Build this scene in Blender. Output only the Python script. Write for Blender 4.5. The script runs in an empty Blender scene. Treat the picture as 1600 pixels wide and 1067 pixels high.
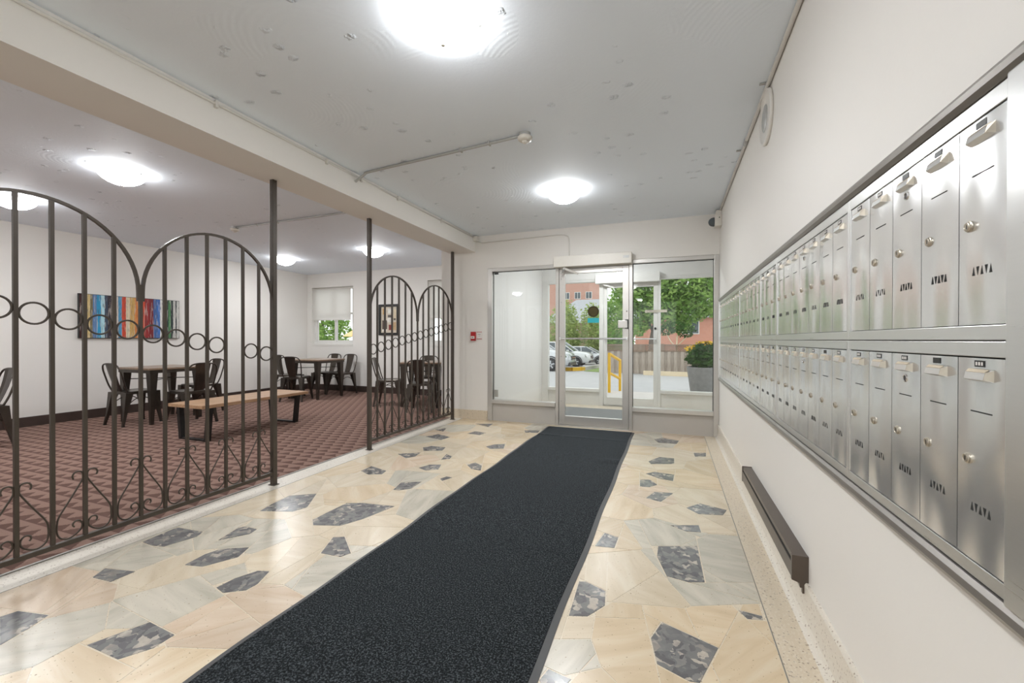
import bpy, math, random
from mathutils import Vector, Matrix
random.seed(7)
scene = bpy.context.scene
COL = scene.collection
R = math.radians

# ------------------------------------------------------------------ camera, world, exposure
cam_data = bpy.data.cameras.new('camera')
cam_data.sensor_width = 36.0
cam_data.lens = 660.2 / 1600 * 36.0
cam_data.clip_start = 0.02
cam_data.clip_end = 300
cam = bpy.data.objects.new('camera', cam_data)
COL.objects.link(cam)
YAW, PITCH, ROLL, CAMZ = .3601, -.0051, .0014, 1.12
cam.matrix_world = (Matrix.Translation((0, 0, CAMZ)) @ Matrix.Rotation(YAW, 4, 'Z')
                    @ Matrix.Rotation(math.pi / 2 + PITCH, 4, 'X') @ Matrix.Rotation(ROLL, 4, 'Z'))
scene.camera = cam
world = bpy.data.worlds.new('overcast_sky')
scene.world = world
world.use_nodes = True
bg = world.node_tree.nodes['Background']
bg.inputs[0].default_value = (.96, .98, 1.0, 1)
bg.inputs[1].default_value = 1.42
scene.view_settings.view_transform = 'Standard'
scene.view_settings.look = 'None'
scene.view_settings.gamma = 1
scene.view_settings.use_curve_mapping = False
scene.view_settings.exposure = 0.22
scene.cycles.max_bounces = 8
scene.cycles.diffuse_bounces = 5
scene.cycles.glossy_bounces = 4
scene.cycles.transparent_max_bounces = 12
scene.cycles.caustics_reflective = False
scene.cycles.caustics_refractive = False
LAMP = 400.0            # emission of the glass bowls of the ceiling lamps

# main dimensions (metres; camera above the origin)
XR, XL, XB0, XB1 = .5155, -7.634, -2.948, -2.564      # right wall, left wall, beam sides
YE, YB, YV = 5.356, 7.248, 7.2                        # entrance wall, back wall of side room, outer doors
ZC, ZB = 2.559, 2.336                                 # ceiling, beam underside
YS = -3.2                                             # wall behind the camera
XG = -2.853                                           # iron screens

# ------------------------------------------------------------------ mesh helpers
class MB:
    def __init__(s): s.v = []; s.f = []
    def add(s, vs, fs):
        n = len(s.v); s.v += [tuple(p) for p in vs]; s.f += [tuple(i + n for i in f) for f in fs]; return s
    def box(s, x0, x1, y0, y1, z0, z1):
        v = [(x0, y0, z0), (x1, y0, z0), (x1, y1, z0), (x0, y1, z0), (x0, y0, z1), (x1, y0, z1), (x1, y1, z1), (x0, y1, z1)]
        return s.add(v, [(0, 3, 2, 1), (4, 5, 6, 7), (0, 1, 5, 4), (1, 2, 6, 5), (2, 3, 7, 6), (3, 0, 4, 7)])
    def hexa(s, a, b):
        """quad a (4 pts, counter-clockwise seen from b's side) to quad b"""
        return s.add(list(a) + list(b), [(3, 2, 1, 0), (4, 5, 6, 7), (0, 1, 5, 4), (1, 2, 6, 5), (2, 3, 7, 6), (3, 0, 4, 7)])
    def tube(s, path, r, n=8, closed=False, flat=None):
        P = [Vector(p) for p in path]; m = len(P); rings = []
        prev = None
        for i in range(m):
            if closed: t = P[(i + 1) % m] - P[i - 1]
            else: t = P[min(i + 1, m - 1)] - P[max(i - 1, 0)]
            t.normalize()
            if prev is None:
                ref = Vector((0, 0, 1)) if abs(t.z) < .9 else Vector((1, 0, 0))
                u = t.cross(ref).normalized()
            else:
                u = (prev - t * prev.dot(t))
                u = u.normalized() if u.length > 1e-6 else t.orthogonal().normalized()
            prev = u; w = t.cross(u)
            rr = r[i] if isinstance(r, (list, tuple)) else r
            rings.append([P[i] + (u * math.cos(a) + w * math.sin(a)) * rr for a in [2 * math.pi * (k + .5) / n for k in range(n)]])
        vs = [p for ring in rings for p in ring]; fs = []
        for i in range(m if closed else m - 1):
            a, b = i * n, ((i + 1) % m) * n
            for k in range(n): fs.append((a + k, a + (k + 1) % n, b + (k + 1) % n, b + k))
        if not closed:
            fs.append(tuple(range(n))[::-1]); fs.append(tuple((m - 1) * n + k for k in range(n)))
        return s.add(vs, fs)
    def lathe(s, prof, n=24, c=(0, 0, 0), axis='Z'):
        """profile of (radius, height); axis Z, X or Y"""
        vs, fs = [], []
        for r, h in prof:
            for k in range(n):
                a = 2 * math.pi * k / n; x, y = r * math.cos(a), r * math.sin(a)
                p = {'Z': (x, y, h), 'X': (h, x, y), 'Y': (y, h, x)}[axis]
                vs.append((p[0] + c[0], p[1] + c[1], p[2] + c[2]))
        for i in range(len(prof) - 1):
            for k in range(n):
                fs.append((i * n + k, i * n + (k + 1) % n, (i + 1) * n + (k + 1) % n, (i + 1) * n + k))
        if prof[0][0] > 1e-5: fs.append(tuple(range(n))[::-1])
        if prof[-1][0] > 1e-5: fs.append(tuple((len(prof) - 1) * n + k for k in range(n)))
        return s.add(vs, fs)
    def prism(s, poly, a, b, axis='Z'):
        """2D polygon swept from a to b along the axis (X: (y,z), Y: (x,z), Z: (x,y))"""
        n = len(poly)
        def P(p, h): return {'Z': (p[0], p[1], h), 'X': (h, p[0], p[1]), 'Y': (p[0], h, p[1])}[axis]
        vs = [P(p, a) for p in poly] + [P(p, b) for p in poly]
        fs = [tuple(range(n))[::-1], tuple(range(n, 2 * n))] + [(k, (k + 1) % n, n + (k + 1) % n, n + k) for k in range(n)]
        return s.add(vs, fs)
    def data(s, name, smooth=False):
        import bmesh
        me = bpy.data.meshes.new(name); me.from_pydata(s.v, [], s.f)
        bm = bmesh.new(); bm.from_mesh(me); bmesh.ops.recalc_face_normals(bm, faces=bm.faces); bm.to_mesh(me); bm.free()
        if smooth:
            for p in me.polygons: p.use_smooth = True
        return me
    def build(s, name, mat, parent=None, smooth=False, bevel=0, origin=None):
        """vertices in world space when parent is None or a root with a location"""
        off = Vector((0, 0, 0))
        q = parent
        while q is not None:
            off += q.location; q = q.parent
        if parent is None and origin is not None: off = Vector(origin)
        if off.length > 0: s.v = [(p[0] - off.x, p[1] - off.y, p[2] - off.z) for p in s.v]
        o = bpy.data.objects.new(name, s.data(name, smooth)); COL.objects.link(o)
        o.data.materials.append(mat)
        if parent is not None: o.parent = parent
        elif origin is not None: o.location = origin
        if bevel:
            b = o.modifiers.new('bevel', 'BEVEL'); b.width = bevel; b.segments = 2; b.limit_method = 'ANGLE'
        if smooth:
            pass
        return o

def box(name, mat, x0, x1, y0, y1, z0, z1, parent=None, bevel=0):
    return MB().box(x0, x1, y0, y1, z0, z1).build(name, mat, parent, bevel=bevel)
def tag(o, label=None, cat=None, group=None, kind=None):
    if label: o['label'] = label
    if cat: o['category'] = cat
    if group: o['group'] = group
    if kind: o['kind'] = kind
    return o
def empty(name, loc=(0, 0, 0), label=None, cat=None, group=None, kind=None):
    o = bpy.data.objects.new(name, None); COL.objects.link(o); o.location = loc
    o.empty_display_size = .1
    return tag(o, label, cat, group, kind)
def link_mesh(name, me, parent, loc=(0, 0, 0)):
    o = bpy.data.objects.new(name, me); COL.objects.link(o); o.parent = parent; o.location = loc; return o
def copy_tree(o, parent=None):
    c = o.copy(); COL.objects.link(c); c.parent = parent
    for ch in o.children: copy_tree(ch, c)
    return c
def smooth_path(pts, k=6, closed=False):
    P = [Vector(p) for p in pts]; out = []; n = len(P)
    for i in range(n if closed else n - 1):
        if closed: a, b, c, d = P[i - 1], P[i], P[(i + 1) % n], P[(i + 2) % n]
        else: a, b, c, d = P[max(i - 1, 0)], P[i], P[i + 1], P[min(i + 2, n - 1)]
        for j in range(k):
            t = j / k
            out.append(.5 * ((2 * b) + (c - a) * t + (2 * a - 5 * b + 4 * c - d) * t * t + (-a + 3 * b - 3 * c + d) * t ** 3))
    if not closed: out.append(P[-1])
    return out

# ------------------------------------------------------------------ material helpers
def srgb(r, g, b):
    return tuple(((c / 255) / 12.92 if c / 255 <= .04045 else ((c / 255 + .055) / 1.055) ** 2.4) for c in (r, g, b)) + (1,)
class NT:
    def __init__(s, name):
        s.m = bpy.data.materials.new(name); s.m.use_nodes = True
        s.t = s.m.node_tree; s.p = s.t.nodes['Principled BSDF']; s.out = s.t.nodes['Material Output']
    def n(s, typ, **kw):
        nd = s.t.nodes.new('ShaderNode' + typ)
        for k, v in kw.items():
            if k in nd.inputs: nd.inputs[k].default_value = v
            else: setattr(nd, k, v)
        return nd
    def l(s, a, b): s.t.links.new(a, b)
    def math(s, op, a, b=None, clamp=False):
        nd = s.t.nodes.new('ShaderNodeMath'); nd.operation = op; nd.use_clamp = clamp
        for i, v in enumerate((a, b)):
            if v is None: continue
            if isinstance(v, (int, float)): nd.inputs[i].default_value = v
            else: s.l(v, nd.inputs[i])
        return nd.outputs[0]
    def mix(s, fac, a, b):
        nd = s.t.nodes.new('ShaderNodeMix'); nd.data_type = 'RGBA'
        for sock, v in ((nd.inputs[0], fac), (nd.inputs[6], a), (nd.inputs[7], b)):
            if isinstance(v, (int, float, tuple)): sock.default_value = v
            else: s.l(v, sock)
        return nd.outputs[2]
    def ramp(s, fac, stops, interp='LINEAR'):
        nd = s.t.nodes.new('ShaderNodeValToRGB'); cr = nd.color_ramp; cr.interpolation = interp
        while len(cr.elements) < len(stops): cr.elements.new(.5)
        for e, (pos, c) in zip(cr.elements, stops): e.position = pos; e.color = c if len(c) == 4 else tuple(c) + (1,)
        s.l(fac, nd.inputs[0]); return nd.outputs[0]
    def coord(s, which='Object'): return s.n('TexCoord').outputs[which]
    def noise(s, scale, detail=3, vec=None, rough=.5, dist=0):
        nd = s.n('TexNoise', Scale=scale, Detail=detail, Roughness=rough, Distortion=dist)
        if vec is not None: s.l(vec, nd.inputs['Vector'])
        return nd.outputs[0]
    def bump(s, h, strength=.3, dist=.01):
        nd = s.n('Bump', Strength=strength, Distance=dist); s.l(h, nd.inputs['Height']); s.l(nd.outputs[0], s.p.inputs['Normal'])
    def set(s, base=None, rough=None, metal=None, **kw):
        if base is not None:
            if isinstance(base, tuple): s.p.inputs['Base Color'].default_value = base
            else: s.l(base, s.p.inputs['Base Color'])
        if rough is not None:
            if isinstance(rough, (int, float)): s.p.inputs['Roughness'].default_value = rough
            else: s.l(rough, s.p.inputs['Roughness'])
        if metal is not None: s.p.inputs['Metallic'].default_value = metal
        for k, v in kw.items(): s.p.inputs[k.replace('_', ' ')].default_value = v
        return s.m
def plain(name, c, rough=.6, metal=0, var=.06, scale=30, bump=0, **kw):
    t = NT(name); v = t.noise(scale, 3, t.coord())
    lo = tuple(x * (1 - var) for x in c[:3]) + (1,); hi = tuple(min(1, x * (1 + var)) for x in c[:3]) + (1,)
    t.set(t.mix(v, lo, hi), rough, metal, **kw)
    if bump: t.bump(v, bump, .004)
    return t.m
M = {}
# walls and ceiling
def paint(name, c, sc=90, st=.08, rough=.55):
    t = NT(name); co = t.coord(); a = t.noise(sc, 2, co); b = t.noise(.8, 2, co)
    t.set(t.mix(b, tuple(x * .97 for x in c[:3]) + (1,), c), rough); t.bump(a, st, .003); return t.m
M['wall'] = paint('wall_paint', (.80, .775, .735, 1))
M['wall_vest'] = paint('vestibule_paint', (.77, .755, .73, 1))
M['trimwhite'] = paint('trim_paint', (.74, .72, .68, 1), rough=.4)
def ceiling_mat():
    t = NT('swirled_ceiling_plaster'); co = t.coord()
    # swirl arcs: rings around scattered centres, plus small daubs
    v1 = t.n('TexVoronoi', Scale=1.1); t.l(co, v1.inputs['Vector'])
    d = v1.outputs['Distance']
    w = t.math('SINE', t.math('MULTIPLY', t.math('ADD', d, t.math('MULTIPLY', t.noise(3, 2, co), .06)), 210.0))
    big = t.math('MULTIPLY', w, t.math('GREATER_THAN', t.noise(1.6, 1, co), .52))
    mp = t.n('Mapping'); t.l(co, mp.inputs[0]); mp.inputs[3].default_value = (6.0, 7.5, 6)
    v2 = t.n('TexVoronoi', Scale=1.0); t.l(mp.outputs[0], v2.inputs['Vector'])
    daub = t.math('MULTIPLY', t.math('SUBTRACT', .30, t.math('ADD', v2.outputs['Distance'], t.math('MULTIPLY', t.noise(45, 2, co), .22)), True), 6.0)
    keep = t.math('GREATER_THAN', t.noise(1.2, 1, co), .47)
    fine = t.noise(60, 3, co)
    h = t.math('ADD', t.math('MULTIPLY', big, .02), t.math('ADD', t.math('MULTIPLY', t.math('MULTIPLY', daub, keep), t.math('MULTIPLY', fine, 3.0)), t.math('MULTIPLY', fine, .05)))
    t.set((.84, .905, .985, 1), .7); t.bump(h, 1.0, .012); return t.m
M['ceiling'] = ceiling_mat()
# metals
def brushed(name, c, rough, metal=1.0, sc=(4, 400, 4), wave=0):
    t = NT(name); co = t.coord(); mp = t.n('Mapping'); t.l(co, mp.inputs[0]); mp.inputs[3].default_value = sc
    a = t.noise(1.0, 2, mp.outputs[0])
    t.set(t.mix(a, tuple(x * .96 for x in c[:3]) + (1,), c), t.math('ADD', t.math('MULTIPLY', a, .05), rough), metal)
    return t.m
M['alu'] = brushed('anodised_aluminium', (.62, .60, .57, 1), .36, .85, (200, 200, 3))
M['alu_white'] = plain('white_enamelled_aluminium', (.72, .71, .68, 1), .35, 0, .03)
M['kick'] = plain('grey_painted_panel', (.50, .475, .44, 1), .45, 0, .05, 4)
M['steel'] = brushed('stainless_mailbox', (.80, .80, .79, 1), .26, .92, (3, 3, 260))
def door_steel():
    t = NT('dented_stainless_door'); co = t.coord(); oi = t.n('ObjectInfo')
    cb = t.n('CombineXYZ'); t.l(t.math('MULTIPLY', oi.outputs['Random'], 37.0), cb.inputs[0])
    m2 = t.n('Mapping'); t.l(co, m2.inputs[0]); t.l(cb.outputs[0], m2.inputs[1]); m2.inputs[3].default_value = (1, 11, 3.0)
    b = t.noise(1.0, 0, m2.outputs[0])
    t.set(t.mix(t.noise(9, 2, co), (.80, .80, .795, 1), (.86, .86, .855, 1)), .23, .9)
    t.bump(b, .8, .014); return t.m
M['door_steel'] = door_steel()
M['surround'] = plain('bronze_grey_trim', (.29, .27, .25, 1), .34, .7, .1, 8)
M['chrome'] = plain('chrome', (.75, .74, .72, 1), .15, 1)
M['lockmetal'] = plain('worn_lock_metal', (.55, .50, .42, 1), .28, 1)
M['black'] = plain('black_plastic', (.012, .012, .012, 1), .4)
M['gap'] = plain('shadow_gap_backing', (.02, .02, .019, 1), .9)  # near-black colour stands for the shade in gaps, slits and vent holes
M['cream'] = plain('aged_card_insert', (.62, .53, .40, 1), .6, 0, .15, 60)
M['iron'] = plain('taupe_painted_iron', (.058, .045, .034, 1), .42, .2, .12, 20)
M['gunmetal'] = plain('gunmetal_sheet', (.075, .062, .052, 1), .3, .75, .2, 12)
M['blackmetal'] = plain('black_powdercoat', (.014, .013, .013, 1), .38, .2)
M['heater'] = plain('brown_enamel_heater', (.10, .078, .063, 1), .32, .3, .06)
M['white_plastic'] = plain('white_plastic', (.74, .71, .65, 1), .4, 0, .03)
M['conduit'] = plain('painted_conduit', (.68, .655, .61, 1), .45, 0, .04)
M['conduit_grey'] = plain('grey_conduit', (.45, .45, .44, 1), .4, .3, .04)
M['red'] = plain('red_enamel', (.42, .01, .012, 1), .35)
M['sign'] = plain('white_sign', (.78, .75, .72, 1), .5)
M['teal'] = plain('teal_sticker', (.02, .42, .50, 1), .5)
M['olive'] = plain('dark_olive_sticker', (.035, .026, .003, 1), .7)
M['olive_ink'] = plain('olive_sticker_lettering', (.12, .09, .015, 1), .7)
# glass
def glass(name, tint=(1, 1, 1, 1)):
    m = bpy.data.materials.new(name); m.use_nodes = True; t = m.node_tree; t.nodes.clear()
    o = t.nodes.new('ShaderNodeOutputMaterial'); mx = t.nodes.new('ShaderNodeMixShader')
    fr = t.nodes.new('ShaderNodeFresnel'); fr.inputs[0].default_value = 1.45
    tr = t.nodes.new('ShaderNodeBsdfTransparent'); tr.inputs[0].default_value = tint
    gl = t.nodes.new('ShaderNodeBsdfGlossy'); gl.inputs['Roughness'].default_value = .01
    geo = t.nodes.new('ShaderNodeNewGeometry')
    iv = t.nodes.new('ShaderNodeMath'); iv.operation = 'SUBTRACT'; iv.inputs[0].default_value = 1; t.links.new(geo.outputs['Backfacing'], iv.inputs[1])
    mu = t.nodes.new('ShaderNodeMath'); mu.operation = 'MULTIPLY'
    t.links.new(fr.outputs[0], mu.inputs[0]); t.links.new(iv.outputs[0], mu.inputs[1])
    t.links.new(mu.outputs[0], mx.inputs[0]); t.links.new(tr.outputs[0], mx.inputs[1]); t.links.new(gl.outputs[0], mx.inputs[2])
    t.links.new(mx.outputs[0], o.inputs[0]); return m
M['glass'] = glass('clear_glass', (.98, .99, .985, 1))
M['carglass'] = plain('car_glass', (.09, .11, .12, 1), .06, 0, .02)
def lamp_mat():
    t = NT('lit_opal_glass'); t.set((.9, .9, .88, 1), .25)
    sp = t.n('SeparateXYZ'); t.l(t.coord(), sp.inputs[0])     # bulbs sit in the middle of the bowl: brighter there than at the rim
    r = t.math('SQRT', t.math('ADD', t.math('POWER', sp.outputs[0], 2.0), t.math('POWER', sp.outputs[1], 2.0)))
    k = t.math('SUBTRACT', 1.0, t.math('DIVIDE', r, .18), True)
    t.l(t.math('MULTIPLY', t.math('ADD', t.math('MULTIPLY', t.math('POWER', k, 2.2), .98), .02), LAMP), t.p.inputs['Emission Strength'])
    t.p.inputs['Emission Color'].default_value = (.97, .985, 1.0, 1); return t.m
M['lamp'] = lamp_mat()
def blind_mat():
    m = bpy.data.materials.new('roller_blind_cloth'); m.use_nodes = True; t = m.node_tree; t.nodes.clear()
    o = t.nodes.new('ShaderNodeOutputMaterial'); mx = t.nodes.new('ShaderNodeMixShader'); mx.inputs[0].default_value = .72
    d = t.nodes.new('ShaderNodeBsdfDiffuse'); d.inputs[0].default_value = (.86, .85, .83, 1)
    tl = t.nodes.new('ShaderNodeBsdfTranslucent'); tl.inputs[0].default_value = (.90, .88, .85, 1)
    n = t.nodes.new('ShaderNodeTexNoise'); n.inputs['Scale'].default_value = 500
    b = t.nodes.new('ShaderNodeBump'); b.inputs['Strength'].default_value = .1; t.links.new(n.outputs[0], b.inputs['Height']); t.links.new(b.outputs[0], d.inputs['Normal'])
    t.links.new(d.outputs[0], mx.inputs[1]); t.links.new(tl.outputs[0], mx.inputs[2]); t.links.new(mx.outputs[0], o.inputs[0]); return m
M['blind'] = blind_mat()
# floor stones
def stone(name, cols, stretch=(1.2, 6, 1), rough=.27, speck=True):
    t = NT(name); oi = t.n('ObjectInfo'); co = t.coord(); rnd = oi.outputs['Random']
    rot = t.n('VectorRotate'); rot.rotation_type = 'Z_AXIS'; t.l(co, rot.inputs['Vector']); t.l(t.math('MULTIPLY', rnd, 20.0), rot.inputs['Angle'])
    mp = t.n('Mapping'); t.l(rot.outputs[0], mp.inputs[0]); mp.inputs[3].default_value = stretch
    cb = t.n('CombineXYZ'); t.l(t.math('MULTIPLY', rnd, 91.0), cb.inputs[0]); t.l(t.math('MULTIPLY', rnd, 53.0), cb.inputs[1]); t.l(cb.outputs[0], mp.inputs[1])
    a = t.noise(2.2, 4, mp.outputs[0], .55, .6)
    base = t.ramp(a, [(.3, cols[0]), (.5, cols[1]), (.72, cols[2])])
    tone = t.ramp(t.math('FRACT', t.math('MULTIPLY', rnd, 7.31)), [(0, (.93, .93, .93)), (1, (1.05, 1.04, 1.03))])
    mul = t.n('Mix', data_type='RGBA', blend_type='MULTIPLY'); mul.inputs[0].default_value = 1; t.l(base, mul.inputs[6]); t.l(tone, mul.inputs[7])
    c = mul.outputs[2]
    if speck:
        sp = t.noise(90, 3, co); c = t.mix(t.math('GREATER_THAN', sp, .69), c, (.34, .26, .17, 1))
    t.set(c, rough); t.p.inputs['Specular IOR Level'].default_value = .55; return t.m
M['stone_beige'] = stone('cream_flagstone', ((.63, .53, .38), (.69, .59, .44), (.74, .66, .52)))
M['stone_tan'] = stone('tan_flagstone', ((.61, .48, .32), (.68, .55, .38), (.73, .63, .47)))
M['stone_grey'] = stone('grey_green_flagstone', ((.47, .44, .36), (.58, .54, .45), (.67, .62, .52)))
M['stone_pink'] = stone('pinkish_flagstone', ((.60, .46, .33), (.66, .53, .40), (.72, .61, .48)))
def dark_stone():
    t = NT('brecciated_dark_marble'); oi = t.n('ObjectInfo'); co = t.coord(); rnd = oi.outputs['Random']
    cb = t.n('CombineXYZ')
    for i, k in enumerate((61.0, 29.0, 13.0)): t.l(t.math('MULTIPLY', rnd, k), cb.inputs[i])
    ad = t.n('VectorMath', operation='ADD'); t.l(co, ad.inputs[0]); t.l(cb.outputs[0], ad.inputs[1])
    nz = t.n('TexNoise', Scale=14.0, Detail=4.0); t.l(ad.outputs[0], nz.inputs['Vector'])
    sc = t.n('VectorMath', operation='SCALE'); sc.inputs['Scale'].default_value = .10; t.l(nz.outputs['Color'], sc.inputs[0])
    a2 = t.n('VectorMath', operation='ADD'); t.l(ad.outputs[0], a2.inputs[0]); t.l(sc.outputs[0], a2.inputs[1])
    vo = t.n('TexVoronoi', Scale=34.0); t.l(a2.outputs[0], vo.inputs['Vector'])
    sp = t.n('SeparateColor'); t.l(vo.outputs['Color'], sp.inputs[0])
    pick = t.math('ADD', t.math('MULTIPLY', sp.outputs[0], .7), t.math('MULTIPLY', t.noise(7, 3, ad.outputs[0]), .55))
    base = t.ramp(pick, [(.20, (.075, .075, .082)), (.42, (.13, .13, .135)), (.62, (.20, .20, .20)), (.80, (.26, .255, .245)), (.88, (.36, .33, .29)), (.93, (.62, .55, .46))])
    fine = t.noise(60, 4, ad.outputs[0])
    t.set(t.mix(t.math('MULTIPLY', fine, .6), base, (.17, .165, .16, 1)), .2); t.p.inputs['Specular IOR Level'].default_value = .55; return t.m
M['stone_dark'] = dark_stone()
def terrazzo(name, c, sc=190.0, rough=.28):
    t = NT(name); co = t.coord(); v = t.n('TexVoronoi', Scale=sc); t.l(co, v.inputs['Vector']); vc = v.outputs['Color']
    sep = t.n('SeparateColor'); t.l(vc, sep.inputs[0])
    chip = t.math('GREATER_THAN', sep.outputs[0], .955); lite = t.math('GREATER_THAN', sep.outputs[1], .80)
    x = t.mix(t.math('MULTIPLY', chip, .8), c, (.30, .23, .17, 1)); x = t.mix(t.math('MULTIPLY', lite, .3), x, (.82, .77, .68, 1))
    t.set(x, rough); return t.m
M['terrazzo'] = terrazzo('cream_terrazzo_border', (.66, .57, .44, 1))
M['terrazzo_pale'] = terrazzo('pale_terrazzo_border', (.70, .65, .57, 1))
M['grout'] = terrazzo('cream_terrazzo_matrix', (.70, .61, .47, 1), 260.0, .26)
M['divider'] = plain('zinc_divider', (.30, .29, .26, 1), .4, .4)
def carpet():
    t = NT('basketweave_carpet'); co = t.coord(); sp = t.n('SeparateXYZ'); t.l(co, sp.inputs[0])
    u = t.math('DIVIDE', sp.outputs[0], .135); v = t.math('DIVIDE', sp.outputs[1], .105)
    row = t.math('FLOOR', v); fv = t.math('SUBTRACT', v, row)
    uu = t.math('ADD', u, t.math('ADD', t.math('MULTIPLY', row, .5), t.math('MULTIPLY', t.noise(60, 2, co), .05)))
    fu = t.math('FRACT', uu)
    tri = t.math('SUBTRACT', 1.0, t.math('ABSOLUTE', t.math('SUBTRACT', t.math('MULTIPLY', fu, 2.0), 1.0)))
    edge = t.math('ADD', t.math('ADD', t.math('MULTIPLY', tri, .70), .06), t.math('MULTIPLY', t.math('SUBTRACT', t.noise(120, 2, co), .5), .25))
    dark = t.math('LESS_THAN', fv, edge)
    n1 = t.noise(350, 2, co); n2 = t.noise(1.4, 2, co)
    light = t.mix(n2, (.285, .178, .140, 1), (.320, .212, .175, 1)); dk = (.110, .058, .046, 1)
    c = t.mix(t.math('MULTIPLY', dark, .92), light, dk); c = t.mix(t.math('MULTIPLY', n1, .5), c, (.13, .075, .06, 1))
    t.set(c, .95); t.p.inputs['Specular IOR Level'].default_value = .15; t.bump(t.math('ADD', n1, t.math('MULTIPLY', dark, -.6)), .5, .004); return t.m
M['carpet'] = carpet()
def rug():
    t = NT('charcoal_entrance_mat'); co = t.coord(); n = t.noise(150, 3, co, .75); b = t.noise(2.2, 4, co)
    c = t.ramp(n, [(.42, (.002, .0025, .003)), (.52, (.010, .012, .0135)), (.60, (.085, .098, .106))])
    t.set(t.mix(t.math('MULTIPLY', b, .25), c, (.012, .0145, .017, 1)), .85); t.p.inputs['Sheen Weight'].default_value = .14; t.p.inputs['Sheen Roughness'].default_value = .3; t.p.inputs['Specular IOR Level'].default_value = .15
    t.p.inputs['Sheen Tint'].default_value = (.62, .74, .88, 1)  # bluish tint puts the daylight from the door into the pile colour
    t.bump(n, .6, .004); return t.m
M['rug'] = rug()
M['rubber'] = plain('grey_rubber_edge', (.07, .07, .072, 1), .45)
M['vestmat'] = plain('grey_vestibule_mat', (.20, .205, .20, 1), .9, 0, .35, 300, .3)
def basecover():
    t = NT('dark_vinyl_base'); co = t.coord(); a = t.noise(9, 3, co)
    t.set(t.mix(a, (.030, .018, .014, 1), (.062, .038, .030, 1)), .55); return t.m
M['basedark'] = basecover()
def wood(name, c0, c1, rough=.45, sc=(14, 1.2, 14)):
    t = NT(name); co = t.coord(); mp = t.n('Mapping'); t.l(co, mp.inputs[0]); mp.inputs[3].default_value = sc
    a = t.noise(2.4, 5, mp.outputs[0], .6, .8); t.set(t.ramp(a, [(.3, c0), (.68, c1)]), rough); return t.m
M['wood_bench'] = wood('oak_bench_top', (.30, .165, .085), (.48, .30, .175))
M['wood_table'] = wood('walnut_table_top', (.17, .105, .065), (.30, .205, .14), .28)
M['wood_fence'] = wood('weathered_fence_board', (.30, .245, .20), (.46, .40, .34), .9, (20, 20, 1.5))
M['wood_fence_dark'] = wood('brown_fence_lattice', (.17, .115, .08), (.28, .20, .145), .9, (20, 20, 1.5))
# outdoors
M['asphalt'] = plain('dry_asphalt', (.46, .455, .455, 1), .9, 0, .12, 3)
M['concrete'] = plain('pale_concrete', (.56, .53, .50, 1), .9, 0, .1, 6)
M['grass'] = plain('mown_grass', (.22, .31, .09, 1), .95, 0, .3, 9)
M['yellow'] = plain('yellow_paint', (.75, .44, .015, 1), .4)
M['kerb_wood'] = plain('pale_timber_kerb', (.72, .60, .42, 1), .8, 0, .1, 5)
def brick(name, c1, c2, mortar, sc=4.5):
    t = NT(name); co = t.coord(); mp = t.n('Mapping'); t.l(co, mp.inputs[0]); mp.inputs[2].default_value = (R(90), 0, 0)
    b = t.n('TexBrick', Scale=sc); b.inputs['Color1'].default_value = c1; b.inputs['Color2'].default_value = c2; b.inputs['Mortar'].default_value = mortar
    b.inputs['Mortar Size'].default_value = .02; t.l(mp.outputs[0], b.inputs['Vector']); t.set(b.outputs[0], .9); return t.m
M['brick'] = brick('orange_red_brick', (.56, .22, .145, 1), (.63, .27, .18, 1), (.62, .42, .33, 1))
M['brick_far'] = brick('dull_red_brick', (.50, .26, .19, 1), (.55, .31, .24, 1), (.55, .42, .36, 1), 3)
M['roof'] = plain('grey_roof_shingles', (.44, .45, .47, 1), .9, 0, .15, 4)
M['pot'] = plain('grey_stone_planter', (.20, .195, .185, 1), .8, 0, .3, 14, .4)
M['soil'] = plain('dark_soil', (.03, .02, .015, 1), .95)
M['bark'] = plain('grey_brown_bark', (.16, .12, .09, 1), .95, 0, .3, 10, .4)
def leafmat(name, c0, c1):
    m = bpy.data.materials.new(name); m.use_nodes = True; t = m.node_tree; t.nodes.clear()
    o = t.nodes.new('ShaderNodeOutputMaterial'); mx = t.nodes.new('ShaderNodeMixShader'); mx.inputs[0].default_value = .38
    tc = t.nodes.new('ShaderNodeTexCoord'); n = t.nodes.new('ShaderNodeTexNoise'); n.inputs['Scale'].default_value = 2.5; n.inputs['Detail'].default_value = 4
    t.links.new(tc.outputs['Object'], n.inputs['Vector'])
    rp = t.nodes.new('ShaderNodeValToRGB'); rp.color_ramp.elements[0].position = .35; rp.color_ramp.elements[1].position = .65
    rp.color_ramp.elements[0].color = c0; rp.color_ramp.elements[1].color = c1; t.links.new(n.outputs[0], rp.inputs[0])
    d = t.nodes.new('ShaderNodeBsdfDiffuse'); tl = t.nodes.new('ShaderNodeBsdfTranslucent')
    t.links.new(rp.outputs[0], d.inputs[0]); t.links.new(rp.outputs[0], tl.inputs[0])
    t.links.new(d.outputs[0], mx.inputs[1]); t.links.new(tl.outputs[0], mx.inputs[2]); t.links.new(mx.outputs[0], o.inputs[0]); return m
M['leaf_tree'] = leafmat('maple_leaves', (.15, .31, .06, 1), (.44, .62, .19, 1))
M['leaf_bush'] = leafmat('yellow_green_leaves', (.26, .36, .10, 1), (.52, .60, .24, 1))
M['leaf_dark'] = leafmat('dark_glossy_leaves', (.03, .085, .02, 1), (.10, .21, .05, 1))
M['petal'] = plain('yellow_petals', (.80, .50, .03, 1), .7)
M['car_white'] = plain('silver_white_car_paint', (.74, .75, .76, 1), .16, .1, .02)
M['car_dark'] = plain('two_tone_dark_cladding', (.06, .062, .07, 1), .35)
M['car_silver'] = plain('silver_car_paint', (.60, .62, .64, 1), .16, .3, .02)
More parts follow.
